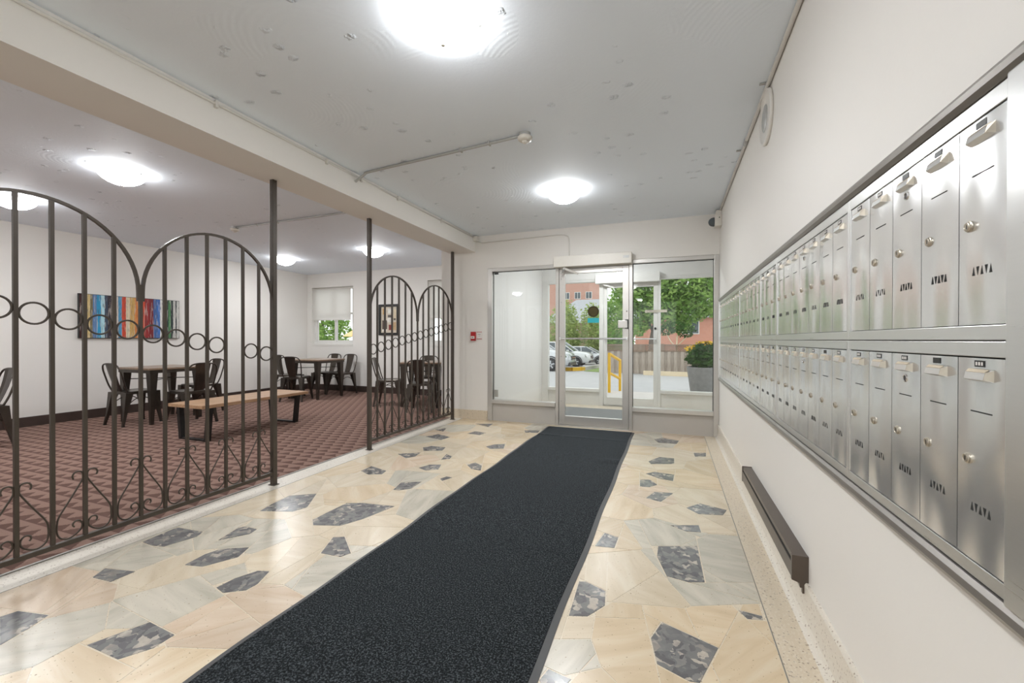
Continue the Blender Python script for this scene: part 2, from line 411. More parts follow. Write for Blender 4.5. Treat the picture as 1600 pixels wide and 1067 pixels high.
M['tyre'] = plain('tyre_rubber', (.025, .025, .027, 1), .8)
M['umbrella'] = plain('orange_canvas', (.85, .58, .26, 1), .8)

# ================================================================== THE SETTING
# ---- foyer floor with its flagstones
floor = MB().box(XB0, XR + .02, YS, YE + .11, -.12, 0).box(XB0, .8, YE + .11, YV + .05, -.12, 0).build('floor', M['grout'])
tag(floor, 'polished crazy-paved stone floor of the entrance hall', 'floor', kind='structure')
SX0, SX1, SY0, SY1 = -2.757, .362, .35, YE
def clip(poly, nx, ny, c):
    """keep the side nx*x+ny*y <= c"""
    out = []
    for i in range(len(poly)):
        a, b = poly[i], poly[(i + 1) % len(poly)]
        da, db = nx * a[0] + ny * a[1] - c, nx * b[0] + ny * b[1] - c
        if da <= 0: out.append(a)
        if (da < 0 < db) or (db < 0 < da):
            t = da / (da - db); out.append((a[0] + (b[0] - a[0]) * t, a[1] + (b[1] - a[1]) * t))
    return out
def area(p): return .5 * sum(p[i][0] * p[(i + 1) % len(p)][1] - p[(i + 1) % len(p)][0] * p[i][1] for i in range(len(p)))
def edges(p):
    for i in range(len(p)):
        a, b = p[i], p[(i + 1) % len(p)]; dx, dy = b[0] - a[0], b[1] - a[1]; L = math.hypot(dx, dy)
        if L > 1e-6: yield dy / L, -dx / L, (dy * a[0] - dx * a[1]) / L
def hull(pts):
    pts = sorted(set(pts)); 
    def half(ps):
        h = []
        for p in ps:
            while len(h) > 1 and (h[-1][0] - h[-2][0]) * (p[1] - h[-2][1]) - (h[-1][1] - h[-2][1]) * (p[0] - h[-2][0]) <= 0: h.pop()
            h.append(p)
        return h
    a, b = half(pts), half(pts[::-1]); return a[:-1] + b[:-1]
def px_floor(px, py):
    """a point of the floor seen at a pixel of the photograph (survey of the stones)"""
    x, y = (px - 800) / 660.2, (533.5 - py) / 660.2
    c, s = math.cos(ROLL), math.sin(ROLL); x, y = c * x - s * y, s * x + c * y
    cp, sp = math.cos(PITCH), math.sin(PITCH); fw, up = cp - sp * y, sp + cp * y
    cy, sy = math.cos(YAW), math.sin(YAW); t = -CAMZ / up
    return ((x * cy - fw * sy) * t, (x * sy + fw * cy) * t)
A_, B_, C_ = (0, 640, .4004), (340, 640, .325), (1000, 660, .3814)
DARK = [(A_, [(557, 517), (690, 460), (792, 477), (770, 495), (640, 535), (590, 530)]),
 (A_, [(362, 655), (410, 620), (527, 632), (432, 672)]), (A_, [(722, 606), (800, 565), (860, 545), (972, 538), (930, 575), (790, 613)]),
 (A_, [(852, 510), (930, 462), (955, 457), (1003, 467), (975, 485)]), (A_, [(845, 695), (915, 660), (1005, 630), (1050, 632), (1005, 680), (960, 705), (870, 715)]),
 (A_, [(340, 920), (585, 830), (680, 880), (600, 930), (460, 975)]), (A_, [(0, 810), (70, 787), (188, 803), (110, 855), (0, 920)]),
 (B_, [(205, 487), (260, 455), (345, 415), (475, 405), (430, 470), (360, 490)]), (B_, [(457, 530), (560, 490), (620, 450), (700, 450), (850, 465), (700, 525), (590, 558), (460, 555)]),
 (B_, [(497, 690), (555, 615), (610, 612), (640, 690), (590, 708)]), (B_, [(690, 295), (740, 272), (810, 295), (790, 310), (725, 312)]),
 (B_, [(845, 385), (880, 352), (980, 347), (930, 380), (870, 388)]), (B_, [(967, 280), (1020, 265), (1075, 265), (1060, 288), (1000, 292)]),
 (B_, [(1070, 333), (1100, 322), (1128, 327), (1080, 342)]), (B_, [(1200, 265), (1240, 255), (1270, 270), (1265, 293), (1220, 285)]),
 (B_, [(867, 213), (975, 207), (950, 225), (905, 233)]), (B_, [(987, 182), (1030, 175), (1095, 182), (1080, 197), (990, 198)]),
 (B_, [(1075, 240), (1100, 215), (1128, 225), (1115, 237)]), (B_, [(1000, 130), (1060, 118), (1118, 132), (1075, 146)]),
 (B_, [(1045, 97), (1100, 90), (1085, 105)]), (B_, [(1200, 115), (1240, 104), (1290, 112), (1260, 122)]),
 (B_, [(1290, 178), (1330, 168), (1383, 165), (1375, 187), (1310, 188)]), (B_, [(1240, 68), (1325, 68), (1300, 83)]), (B_, [(1475, 100), (1550, 100), (1540, 112), (1480, 110)]),
 (C_, [(58, 70), (90, 63), (160, 75), (150, 88), (75, 83)]), (C_, [(35, 160), (80, 142), (140, 148), (140, 170), (45, 170)]),
 (C_, [(25, 210), (60, 203), (140, 215), (135, 240), (80, 230)]), (C_, [(25, 310), (60, 285), (135, 290), (85, 325)]),
 (C_, [(190, 350), (245, 333), (355, 360), (340, 380), (240, 375)]), (C_, [(125, 422), (240, 422), (250, 450), (190, 447)]),
 (C_, [(75, 508), (235, 508), (265, 655), (200, 655), (110, 630), (70, 550)]), (C_, [(45, 885), (90, 820), (320, 925), (270, 985), (245, 1067), (200, 1060), (70, 990)]),
 (C_, [(403, 770), (500, 795), (505, 810), (440, 805)]), (C_, [(220, 125), (270, 125), (270, 140), (225, 140)]), (C_, [(0, 235), (40, 235), (70, 255), (40, 265), (0, 262)]),
 ((0, 0, 1), [(889, 962), (905, 909), (915, 909), (946, 924), (945, 946), (918, 963)]), ((0, 0, 1), [(930, 853), (945, 833), (966, 840), (960, 856)]), ((0, 0, 1), [(843, 1063), (857, 1046), (892, 1062), (880, 1075), (850, 1075)])]
dark_polys = []
for (ox, oy, s), pts in DARK:
    p = hull([px_floor(ox + a * s, oy + b * s) for a, b in pts])
    if area(p) < 0: p = p[::-1]
    dark_polys.append(p)
seeds = []
rs = random.Random(11)
ny = int((SY1 - SY0) / .36); nx = 9
for j in range(ny):
    for i in range(nx):
        seeds.append((SX0 + (i + .5 + .38 * (j % 2) - .19 + rs.uniform(-.33, .33)) * (SX1 - SX0) / nx, SY0 + (j + .5 + rs.uniform(-.36, .36)) * (SY1 - SY0) / ny))
RX0, RX1, RY1 = -1.482, -.4048, 5.22           # entrance mat
def stone_mesh(poly, top, g):
    for nx_, ny_, c in list(edges(poly)): poly = clip(poly, nx_, ny_, c - g)
    if len(poly) < 3 or area(poly) < .0012: return None
    return poly
def put_stone(poly, mat, top):
    cx = sum(p[0] for p in poly) / len(poly); cy = sum(p[1] for p in poly) / len(poly)
    b = MB().prism([(p[0] - cx, p[1] - cy) for p in poly], -.006, top)
    o = bpy.data.objects.new('flagstone', b.data('flagstone')); COL.objects.link(o); o.parent = floor; o.location = (cx, cy, 0); o.data.materials.append(mat)
    return o
for p in dark_polys:
    put_stone(p, M['stone_dark'], .0016)['label'] = 'dark grey brecciated marble flagstone'
for k, s in enumerate(seeds):
    poly = [(SX0, SY0), (SX1, SY0), (SX1, SY1), (SX0, SY1)]
    for t in seeds:
        if t is s: continue
        dx, dy = t[0] - s[0], t[1] - s[1]; d = math.hypot(dx, dy)
        if d > 1.3: continue
        poly = clip(poly, dx / d, dy / d, (dx * (t[0] + s[0]) + dy * (t[1] + s[1])) / (2 * d))
        if len(poly) < 3: break
    if len(poly) < 3: continue
    if all(RX0 + .03 < q[0] < RX1 - .03 and q[1] < RY1 for q in poly): continue      # wholly under the mat
    pieces = [poly]
    for dp in dark_polys:                      # cut the dark stones out, piece by convex piece
        nxt = []
        for q in pieces:
            it = q
            for e in edges(dp): it = clip(it, e[0], e[1], e[2] + .004)
            if len(it) < 3 or abs(area(it)) < 1e-5: nxt.append(q); continue
            rem = q
            for e in edges(dp):
                out = clip(rem, -e[0], -e[1], -e[2] - .004)
                if len(out) >= 3 and area(out) > .0008: nxt.append(out)
                rem = clip(rem, e[0], e[1], e[2] + .004)
                if len(rem) < 3: break
        pieces = nxt
    mat = rs.choice(['stone_beige'] * 5 + ['stone_tan'] * 4 + ['stone_grey'] * 2 + ['stone_pink'])
    for q in sorted(pieces, key=area, reverse=True):
        q = stone_mesh(q, 0, .0035 if q is poly else .0022)
        if q: put_stone(q, M[mat], .001)
# border strips and dividers
box('border_strip', M['terrazzo_pale'], XB0, SX0 - .004, YS, YE, -.006, .0012, floor)
box('border_strip', M['terrazzo'], SX1 + .004, XR - .012, YS, YE, -.006, .0012, floor)
box('divider', M['divider'], SX0 - .004, SX0, YS, YE, -.006, .0015, floor)
box('divider', M['divider'], SX1, SX1 + .004, YS, YE, -.006, .0015, floor)
# side-room carpet
cf = box('floor', M['carpet'], XL - .05, XB0, YS, YB + .05, -.12, .004)
tag(cf, 'brown and pink basketweave carpet of the side lounge', 'floor', kind='structure')
box('edge_strip', M['divider'], XB0 - .012, XB0 + .004, YS, YE, 0, .0065, cf)

# ---- ceiling, beam, walls
ce = box('ceiling', M['ceiling'], XL - .1, .82, YS - .1, YB + .1, ZC, ZC + .12)
tag(ce, 'light grey swirled plaster ceiling', 'ceiling', kind='structure')
bm_ = box('trim_1', M['wall'], XB0, XB1, YS, YE, ZB, ZC)
tag(bm_, 'cream boxed ceiling beam over the iron screens', 'beam', kind='structure')
def struct(name, mb, mat, label, cat='wall'): return tag(mb.build(name, mat), label, cat, kind='structure')
struct('wall_right', MB().box(XR, XR + .12, YS - .1, YE + .11, -.12, ZC), M['wall'], 'cream painted wall carrying the mailboxes')
struct('wall_left', MB().box(XL - .12, XL, YS - .1, YB + .12, -.12, ZC), M['wall'], 'cream painted lounge wall with the striped painting')
WR = [(-7.1, -5.2), (-5.0, -3.2), (-2.2, .2)]          # unseen rear windows, added to let daylight into the room
wr = MB().box(XL, XR, YS - .12, YS, -.12, .3).box(XL, XR, YS - .12, YS, 2.35, ZC)
for a, b in zip([XL] + [w[1] for w in WR], [w[0] for w in WR] + [XR]): wr.box(a, b, YS - .12, YS, .3, 2.35)
struct('wall_rear', wr, M['wall'], 'cream painted lobby wall with tall windows added for daylight')
W1, W2 = (-7.50, -6.35, .985, 2.255), (-4.52, -3.37, .985, 2.285)
wb = MB(); y0, y1 = YB, YB + .16
xs = [XL, W1[0], W1[1], W2[0], W2[1], -3.0]
wb.box(xs[0], xs[1], y0, y1, -.12, ZC).box(xs[2], xs[3], y0, y1, -.12, ZC).box(xs[4], xs[5], y0, y1, -.12, ZC)
for w in (W1, W2): wb.box(w[0], w[1], y0, y1, -.12, w[2]).box(w[0], w[1], y0, y1, w[3], ZC)
struct('wall_back', wb, M['wall'], 'cream painted lounge wall with two blinded windows')
XP = -3.105
struct('wall_end', MB().box(XP, -2.378, YE, YE + .11, 0, ZC).box(XP, -3.0, YE + .11, YB, 0, ZC).box(-2.378, XR, YE, YE + .11, 2.097, ZC), M['wall'], 'cream painted wall around the glazed entrance')
XV = .70
struct('wall_vestibule', MB().prism([(-3.0, YE + .11), (-2.32, YE + .11), (-2.142, YV), (-2.142, YV + .14), (-3.0, YV + .14)], 0, ZC), M['wall_vest'], 'white painted side wall of the vestibule')
struct('wall_outer', MB().box(-2.142, XV, YV, YV + .12, 2.142, ZC), M['wall_vest'], 'white wall above the outer doors')
struct('wall_vestibule', MB().box(XV, XV + .1, YE + .11, YV + .12, 0, ZC).box(XR + .12, XV, YE + .05, YE + .11, 0, ZC), M['wall_vest'], 'white vestibule wall on the planter side')
# baseboards
tag(box('baseboard_left', M['basedark'], XL, XL + .012, YS, YB, .004, .128), 'dark brown vinyl baseboard along the painting wall', 'baseboard', kind='structure')
tag(box('baseboard_back', M['basedark'], XL + .012, XP, YB - .012, YB, .004, .128), 'dark brown vinyl baseboard under the lounge windows', 'baseboard', kind='structure')
rb = MB().prism([(XR, 0), (.470, 0), (.490, .007), (.4985, .022), (.501, .05), (.501, .142), (.506, .15), (XR, .15)], YS, YE, 'Y')
tag(rb.build('baseboard_right', M['terrazzo_pale']), 'pale terrazzo coved base below the mailboxes', 'baseboard', kind='structure')
tag(box('baseboard_end', M['terrazzo'], XP, -2.378, YE - .012, YE, 0, .13), 'speckled terrazzo base beside the entrance glazing', 'baseboard', kind='structure')

# ---- inner glazed entrance
def glazing(name, x0, x1, fl, fr, z_sill, z_head, y, d, fm, km, label, sillh=.052, kick=True, top=.046, gasket=True):
    r = empty(name, ((x0 + x1) / 2, y, 0), label, 'window', kind='structure')
    box('jamb', fm, x0, x0 + fl, y, y + d, 0, z_head + top, r, .003)
    box('jamb', fm, x1 - fr, x1, y, y + d, 0, z_head + top, r, .003)
    box('head', fm, x0 + fl, x1 - fr, y, y + d, z_head, z_head + top, r, .003)
    box('sill', fm, x0 + fl, x1 - fr, y - .012, y + d, z_sill - sillh, z_sill, r, .004)
    box('kick_panel', km, x0 + fl, x1 - fr, y + .02, y + d - .02, 0, z_sill - sillh, r)
    box('glass_pane', M['glass'], x0 + fl, x1 - fr, y + d * .5, y + d * .5 + .006, z_sill, z_head, r)
    if gasket:
        g = MB(); yy = y + d * .5 - .006
        g.box(x0 + fl, x0 + fl + .007, yy, yy + .006, z_sill, z_head).box(x1 - fr - .007, x1 - fr, yy, yy + .006, z_sill, z_head)
        g.box(x0 + fl, x1 - fr, yy, yy + .006, z_head - .007, z_head)
        g.build('gasket', M['black'], r)
    return r
g1 = glazing('window_1', -2.378, -1.369, .068, .043, .291, 2.05, YE, .1, M['alu'], M['kick'], 'aluminium framed side window with grey kick panel on the hinge side of the inner door')
g2 = glazing('window_2', -.484, XR, .041, .056, .291, 2.05, YE, .1, M['alu'], M['kick'], 'aluminium framed side window between the inner door and the mailbox wall')
# dark fittings seen inside the hinge-side pane
box('glass_clip', M['black'], -2.30, -2.245, YE + .058, YE + .075, 2.02, 2.042, g1)
box('glass_clip', M['alu'], -2.30, -2.245, YE + .058, YE + .075, .32, .42, g1, .003)
door = empty('door_1', (-.926, YE, 0), 'aluminium framed glass inner entrance door with push bar', 'door', kind='structure')
dx0, dx1, dy0, dy1 = -1.366, -.487, YE + .01, YE + .055
box('threshold', M['alu'], -1.369, -.484, YE - .01, YE + .1, 0, .014, door, .002)
box('stile', M['alu'], dx0, dx0 + .076, dy0, dy1, .018, 2.03, door, .003)
box('stile', M['alu'], dx1 - .076, dx1, dy0, dy1, .018, 2.03, door, .003)
box('bottom_rail', M['alu'], dx0 + .076, dx1 - .076, dy0, dy1, .018, .13, door, .003)
box('top_rail', M['alu'], dx0 + .076, dx1 - .076, dy0, dy1, 1.968, 2.03, door, .003)
box('glass_pane', M['glass'], dx0 + .076, dx1 - .076, YE + .03, YE + .036, .13, 1.968, door)
pb = MB().tube([(-1.345, dy0 - .045, 1.13), (-.505, dy0 - .045, 1.13)], .011, 10).box(-1.35, -1.33, dy0 - .05, dy0, 1.115, 1.145).box(-.518, -.498, dy0 - .05, dy0, 1.115, 1.145)
pb.build('push_bar', M['chrome'], door)
lk = box('latch_guard', M['alu'], -.615, -.50, dy0 - .02, dy0, 1.262, 1.355, door, .004)
MB().box(-.503, -.494, dy0 - .026, dy0, 1.252, 1.366).box(-.53, -.494, dy0 - .024, dy0 - .018, 1.356, 1.364).box(-.53, -.494, dy0 - .024, dy0 - .018, 1.254, 1.262).build('latch_keeper', M['black'], lk)
box('head', M['alu'], -1.369, -.484, YE, YE + .1, 2.035, 2.097, door, .003)
op = box('door_operator', M['white_plastic'], -1.412, -.446, YE - .11, YE, 2.04, 2.176, door, .006)
op['label'] = 'white automatic door operator box'
box('operator_plate', M['conduit_grey'], -.545, -.475, YE - .112, YE - .11, 2.105, 2.135, op)
arm = MB().box(-1.31, -1.285, YE - .075, YE - .05, 1.985, 2.04)
arm.hexa([(-1.32, YE - .10, 1.955), (-1.29, YE - .10, 1.965), (-1.25, YE - .08, 2.045), (-1.28, YE - .08, 2.035)], [(-1.32, YE - .085, 1.955), (-1.29, YE - .085, 1.965), (-1.25, YE - .065, 2.045), (-1.28, YE - .065, 2.035)])
arm.hexa([(-1.29, YE - .09, 2.012), (-1.115, YE - .04, 1.945), (-1.105, YE - .04, 1.965), (-1.28, YE - .09, 2.04)], [(-1.29, YE - .075, 2.012), (-1.115, YE - .025, 1.945), (-1.105, YE - .025, 1.965), (-1.28, YE - .075, 2.04)])
arm.build('closer_arm', M['chrome'], door)
for zz in (.32, .9, 1.6, 1.9): MB().lathe([(.008, 0), (.008, -.004), (.0, -.006)], 10, (dx0 + .03, dy0, zz), 'Y').build('screw', M['conduit_grey'], door)
MB().lathe([(.011, 0), (.011, -.006), (0, -.008)], 12, (-.512, dy0, 1.47), 'Y').build('lock_cylinder', M['chrome'], door)
stk = MB().lathe([(.071, 0), (.071, -.0015)], 32, (-.925, YE + .0295, 1.474), 'Y').build('warning_sticker', M['olive'], door)
stk['label'] = 'round dark olive warning sticker'
ln = MB()
for i, hw in enumerate((.03, .045, .052, .05, .046, .03)): ln.box(-.925 - hw, -.925 + hw, YE + .0275, YE + .028, 1.514 - i * .017, 1.520 - i * .017)
ln.build('sticker_text', M['olive_ink'], stk)
box('teal_sticker', M['teal'], -.997, -.852, YE + .027, YE + .0295, 1.332, 1.392, door)

# ---- outer glazed entrance
MW = M['alu_white']
g3 = glazing('window_3', -2.142, -1.068, .112, .07, .282, 2.095, YV, .1, MW, MW, 'white framed outer side window looking on the parked cars', gasket=False)
g4 = glazing('window_4', -.198, XV, .04, .04, .300, 2.095, YV, .1, MW, MW, 'white framed outer side window looking on the stone planter', gasket=False)
box('door_plate', M['lockmetal'], -.40, -.06, YV - .004, YV, 1.555, 1.60, g4)
d2 = empty('door_2', (-.65, YV, 0), 'white framed glass outer entrance door', 'door', kind='structure')
ex0, ex1 = -1.066, -.20
for (a, b) in ((ex0, ex0 + .055), (ex1 - .068, ex1)): box('stile', MW, a, b, YV + .01, YV + .055, .018, 2.05, d2, .003)
box('bottom_rail', MW, ex0 + .055, ex1 - .068, YV + .01, YV + .055, .018, .15, d2, .003)
box('top_rail', MW, ex0 + .055, ex1 - .068, YV + .01, YV + .055, 1.985, 2.05, d2, .003)
box('glass_pane', M['glass'], ex0 + .055, ex1 - .068, YV + .03, YV + .036, .15, 1.985, d2)
box('threshold', M['alu'], ex0, ex1, YV - .01, YV + .1, 0, .014, d2)
box('head', MW, ex0, ex1, YV, YV + .1, 2.055, 2.141, d2)
MB().tube([(ex0 + .04, YV - .035, 1.13), (ex1 - .04, YV - .035, 1.13)], .010, 10).box(ex0 + .03, ex0 + .05, YV - .04, YV + .01, 1.12, 1.14).box(ex1 - .05, ex1 - .03, YV - .04, YV + .01, 1.12, 1.14).build('push_bar', M['chrome'], d2)
MB().lathe([(.018, 0), (.018, -.012), (0, -.016)], 14, (ex1 - .04, YV + .01, 1.30), 'Y').build('lock_cylinder', M['black'], d2)
o2 = box('door_operator', MW, -1.19, -.17, YV - .11, YV, 2.05, 2.205, d2, .005)
MB().hexa([(-1.06, YV - .08, 2.02), (-.88, YV - .03, 1.965), (-.87, YV - .03, 1.985), (-1.05, YV - .08, 2.045)], [(-1.06, YV - .065, 2.02), (-.88, YV - .015, 1.965), (-.87, YV - .015, 1.985), (-1.05, YV - .065, 2.045)]).build('closer_arm', MW, d2)
vm = box('floor_mat', M['vestmat'], -1.75, .1, YE + .16, 6.85, 0, .01)
tag(vm, 'grey ribbed mat on the vestibule floor between the two doors', 'mat')

# ---- lounge windows with blinds
def room_window(name, w, label, blind_z, blabel, xb1):
    r = empty(name, ((w[0] + w[1]) / 2, YB, w[2]), label, 'window', kind='structure')
    y = YB + .07
    box('sill', M['trimwhite'], w[0] - .0, w[1] + .0, YB - .008, YB + .16, w[2] - .02, w[2] + .03, r, .004)
    box('frame', M['alu_white'], w[0], w[0] + .04, y, y + .06, w[2] + .03, w[3], r)
    box('frame', M['alu_white'], w[1] - .04, w[1], y, y + .06, w[2] + .03, w[3], r)
    box('frame', M['alu_white'], w[0] + .04, w[1] - .04, y, y + .06, w[3] - .04, w[3], r)
    box('frame', M['alu_white'], w[0] + .04, w[1] - .04, y, y + .06, w[2] + .03, w[2] + .07, r)
    xm = (w[0] + w[1]) / 2 + .03
    for a, b, yy in ((w[0] + .06, xm + .02, y + .005), (xm - .03, w[1] - .06, y + .03)):
        s = MB().box(a, a + .05, yy, yy + .025, w[2] + .07, w[3] - .04).box(b - .05, b, yy, yy + .025, w[2] + .07, w[3] - .04)
        s.box(a + .05, b - .05, yy, yy + .025, w[2] + .07, w[2] + .11).box(a + .05, b - .05, yy, yy + .025, 1.66, 1.70)
        sh = s.build('sash', M['alu_white'], r)
        box('glass_pane', M['glass'], a + .05, b - .05, yy + .01, yy + .014, w[2] + .11, w[3] - .04, sh)
    bl = empty('roller_blind', ((w[0] + xb1) / 2, YB, blind_z), blabel, 'blind')
    MB().tube([(w[0] + .005, YB + .03, w[3] - .03), (w[1] - .01, YB + .03, w[3] - .03)], .02, 12).build('roller', M['white_plastic'], bl)
    box('cloth', M['blind'], w[0] + .02, xb1, YB + .008, YB + .0095, blind_z, w[3] - .02, bl)
    box('hem_bar', M['trimwhite'], w[0] + .02, xb1, YB + .003, YB + .015, blind_z - .014, blind_z + .006, bl, .002)
room_window('window_5', W1, 'white sliding window beside the lounge corner', 1.545, 'half lowered white roller blind in the lounge corner window', -6.425)
room_window('window_6', W2, 'white sliding window next to the framed picture', 1.545, 'half lowered white roller blind next to the framed picture', -3.43)

for i, (a, b) in enumerate(WR):  # frames and panes of the added rear daylight windows
    r = empty('window_%d' % (7 + i), ((a + b) / 2, YS, .3), ['added daylight window behind the painting wall lounge', 'added daylight window behind the bench side of the lounge', 'added daylight window behind the runner'][i], 'window', kind='structure')
    for x0_, x1_, z0_, z1_ in ((a, a + .05, .3, 2.35), (b - .05, b, .3, 2.35), (a + .05, b - .05, .3, .35), (a + .05, b - .05, 2.30, 2.35), ((a + b) / 2 - .025, (a + b) / 2 + .025, .35, 2.30)):
        box('frame', M['alu'], x0_, x1_, YS - .08, YS - .02, z0_, z1_, r)
    for x0_, x1_ in ((a + .05, (a + b) / 2 - .025), ((a + b) / 2 + .025, b - .05)): box('glass_pane', M['glass'], x0_, x1_, YS - .053, YS - .047, .35, 2.30, r)
# ================================================================== ENTRANCE MAT
def mat_mesh():
    b = MB(); nxm, nym = 12, 96
    y0_, y1_ = -.6, RY1; vs = []; fs = []
    for j in range(nym + 1):
        y = y0_ + (y1_ - y0_) * j / nym
        wl = .006 * math.sin(y * 4.1) + .004 * math.sin(y * 9.3 + 1); wr = .004 * math.sin(y * 6.0 + .5)
        for i in range(nxm + 1):
            t = i / nxm; x = RX0 + .03 + wl * (1 - t) + (RX1 - .03 - RX0 - .03 + wr) * t
            ridge = .007 * math.exp(-((y - 4.72) / .03) ** 2) * (1 - .6 * t) + .008 * math.exp(-((y - 3.92) / .05) ** 2) * max(0, t - .75) * 4
            wav = .002 * math.sin(y * 4.1 + 1) * (1 - t) + .0015
            vs.append((x, y, .011 + ridge + wav))
    for j in range(nym):
        for i in range(nxm):
            a = j * (nxm + 1) + i; fs.append((a, a + 1, a + nxm + 2, a + nxm + 1))
    n = len(vs); b.add(vs, fs)
    per = [i for i in range(nxm + 1)] + [j * (nxm + 1) + nxm for j in range(1, nym + 1)] + [nym * (nxm + 1) + i for i in range(nxm - 1, -1, -1)] + [j * (nxm + 1) for j in range(nym - 1, 0, -1)]
    low = [(vs[i][0], vs[i][1], .002) for i in per]; b.v += low
    for k in range(len(per)): b.f.append((per[k], n + k, n + (k + 1) % len(per), per[(k + 1) % len(per)]))
    b.f.append(tuple(range(n, n + len(per))))
    out = []
    for k in range(len(per)):
        x, y, z = vs[per[k]]; ox = -.028 if x < -1.2 and k > 0 and abs(x - vs[per[k]][0]) < 1 and per[k] % (nxm + 1) == 0 else (.028 if per[k] % (nxm + 1) == nxm else 0)
        out.append((x + ox, y + (.022 if per[k] >= nym * (nxm + 1) else 0), .0))
    return b, [vs[i] for i in per], out
mr = empty('entrance_mat', ((RX0 + RX1) / 2, 2.3, .0), 'long charcoal carpet runner leading to the glass doors', 'mat')
mb, inner, outer = mat_mesh()
mo = mb.build('pile', M['rug'], mr, smooth=False)
eb = MB(); n = len(inner)
vs = [(p[0], p[1], .0085) for p in inner] + [(p[0], p[1], .0035) for p in outer] + [(p[0], p[1], .0017) for p in outer] + [(p[0], p[1], .0017) for p in inner]
fs = []
for k in range(n):
    j = (k + 1) % n
    fs += [(k, j, n + j, n + k), (n + k, n + j, 2 * n + j, 2 * n + k), (2 * n + k, 2 * n + j, 3 * n + j, 3 * n + k)]
eb.add(vs, fs).build('rubber_edge', M['rubber'], mr)

# ================================================================== IRON SCREENS
def screen(y0, y1, ring_z, slope_ref, slope, skip, label):
    r = empty('iron_screen', (XG, (y0 + y1) / 2, 0), label, 'screen')
    n = 14; s = (y1 - y0) / n; mid = (y0 + y1) / 2; half = (y1 - y0) / 4
    zsp, ztop = 1.385, 1.812
    def arch_z(y):
        c = y0 + half if y < mid else y1 - half
        return zsp + (ztop - zsp) * math.sqrt(max(0, 1 - ((y - c) / (half - .006)) ** 2))
    for y in (y0, y1):
        p = box('post', M['iron'], XG - .018, XG + .018, y - .018, y + .018, 0, ZB, r, .003)
        box('foot_plate', M['iron'], XG - .03, XG + .03, y - .025, y + .025, 0.0012, .006, p)
    box('bottom_rail', M['iron'], XG - .013, XG + .013, y0 + .018, y1 - .018, .078, .102, r, .002)
    for k in range(1, n):
        y = y0 + k * s; zt = arch_z(y) - .004 if k != n // 2 else 1.43
        box('bar', M['iron'], XG - .008, XG + .008, y - .008, y + .008, .102, zt, r)
    for c in (y0 + half, y1 - half):
        pts = [(XG, c - half + .010, 1.335)] + [(XG, c - (half - .010) * math.cos(a), zsp + (ztop - zsp) * math.sin(a)) for a in [math.pi * q / 32 for q in range(33)]] + [(XG, c + half - .010, 1.335)]
        b = MB(); P = [Vector(p) for p in pts]; vs = []; fs = []
        for i, p in enumerate(P):
            t = (P[min(i + 1, len(P) - 1)] - P[max(i - 1, 0)]).normalized(); nn = Vector((0, -t.z, t.y))
            for dx, dn in ((-.009, -.007), (.009, -.007), (.009, .007), (-.009, .007)): vs.append(p + Vector((dx, 0, 0)) + nn * dn)
        for i in range(len(P) - 1):
            for k in range(4): fs.append((i * 4 + k, i * 4 + (k + 1) % 4, i * 4 + 4 + (k + 1) % 4, i * 4 + 4 + k))
        fs += [(0, 1, 2, 3), (len(vs) - 4, len(vs) - 3, len(vs) - 2, len(vs) - 1)]
        b.add(vs, fs).build('arch', M['iron'], r)
    ringme = MB().tube([(0, .051 * math.cos(a), .051 * math.sin(a)) for a in [2 * math.pi * q / 28 for q in range(28)]], .0052, 6, True).data('ring', True)
    ringme.materials.append(M['iron'])
    for k in range(n):
        y = y0 + (k + .5) * s; z = ring_z + slope * (y - slope_ref)
        if skip == k: continue
        link_mesh('ring', ringme, r, (0, y - r.location.y, z))
    sc = [(.046, .402), (.050, .418), (.042, .434), (.026, .438), (.012, .428), (.009, .405), (.014, .385), (.055, .310), (.098, .235), (.108, .195), (.108, .150),
          (.096, .122), (.070, .1085), (.040, .118), (.016, .142), (.013, .168), (.026, .186), (.044, .182), (.049, .168), (.043, .158)]
    for k in range(1, n, 2):
        y = y0 + k * s
        for sg in (-1, 1):
            if k == 1 and False: continue
            key = 'scroll%d' % sg
            if key not in SCR:
                b = MB().tube(smooth_path([(0, sg * a, z) for a, z in sc], 4), .0042, 5)
                me = b.data('scroll', True); me.materials.append(M['iron']); SCR[key] = me
            link_mesh('scroll', SCR[key], r, (0, y - r.location.y, 0))
    return r
SCR = {}
screen(.653, 2.388, 1.258, 1.0, -.187, 11, 'taupe iron screen with twin arches and rings falling toward the gap, before the wooden bench')
screen(3.487, 5.222, 1.020, 3.565, .176, -1, 'taupe iron screen with twin arches and rings rising toward the entrance wall')

# ================================================================== MAILBOXES
XD = .4990      # door faces
ZROW = ((1.145, 1.504), (.731, 1.091))
SHARED = {}
def shared(name, fn, mat, smooth=False):
    if name not in SHARED:
        me = fn().data(name, smooth); me.materials.append(mat); SHARED[name] = me
    return SHARED[name]
def mb_holder():
    b = MB(); w = .030
    # tilted pocket standing off the door
    b.hexa([(0, -w, .0), (0, w, .0), (-.011, w * .86, .004), (-.011, -w * .86, .004)], [(0, -w, .021), (0, w, .021), (-.008, w * .86, .0165), (-.008, -w * .86, .0165)])
    return b
def mb_card(): return MB().hexa([(-.0085, -.024, .0160), (-.0085, .024, .0160), (-.0030, .026, .0205), (-.0030, -.026, .0205)], [(-.0089, -.024, .0166), (-.0089, .024, .0166), (-.0034, .026, .0215), (-.0034, -.026, .0215)])
def mb_cap(): return MB().hexa([(0, -.031, .001), (0, -.0265, .001), (-.0115, -.0255, .0038), (-.0115, -.0262, .0038)], [(0, -.031, .0205), (0, -.0265, .0205), (-.0085, -.0255, .0168), (-.0085, -.0262, .0168)])
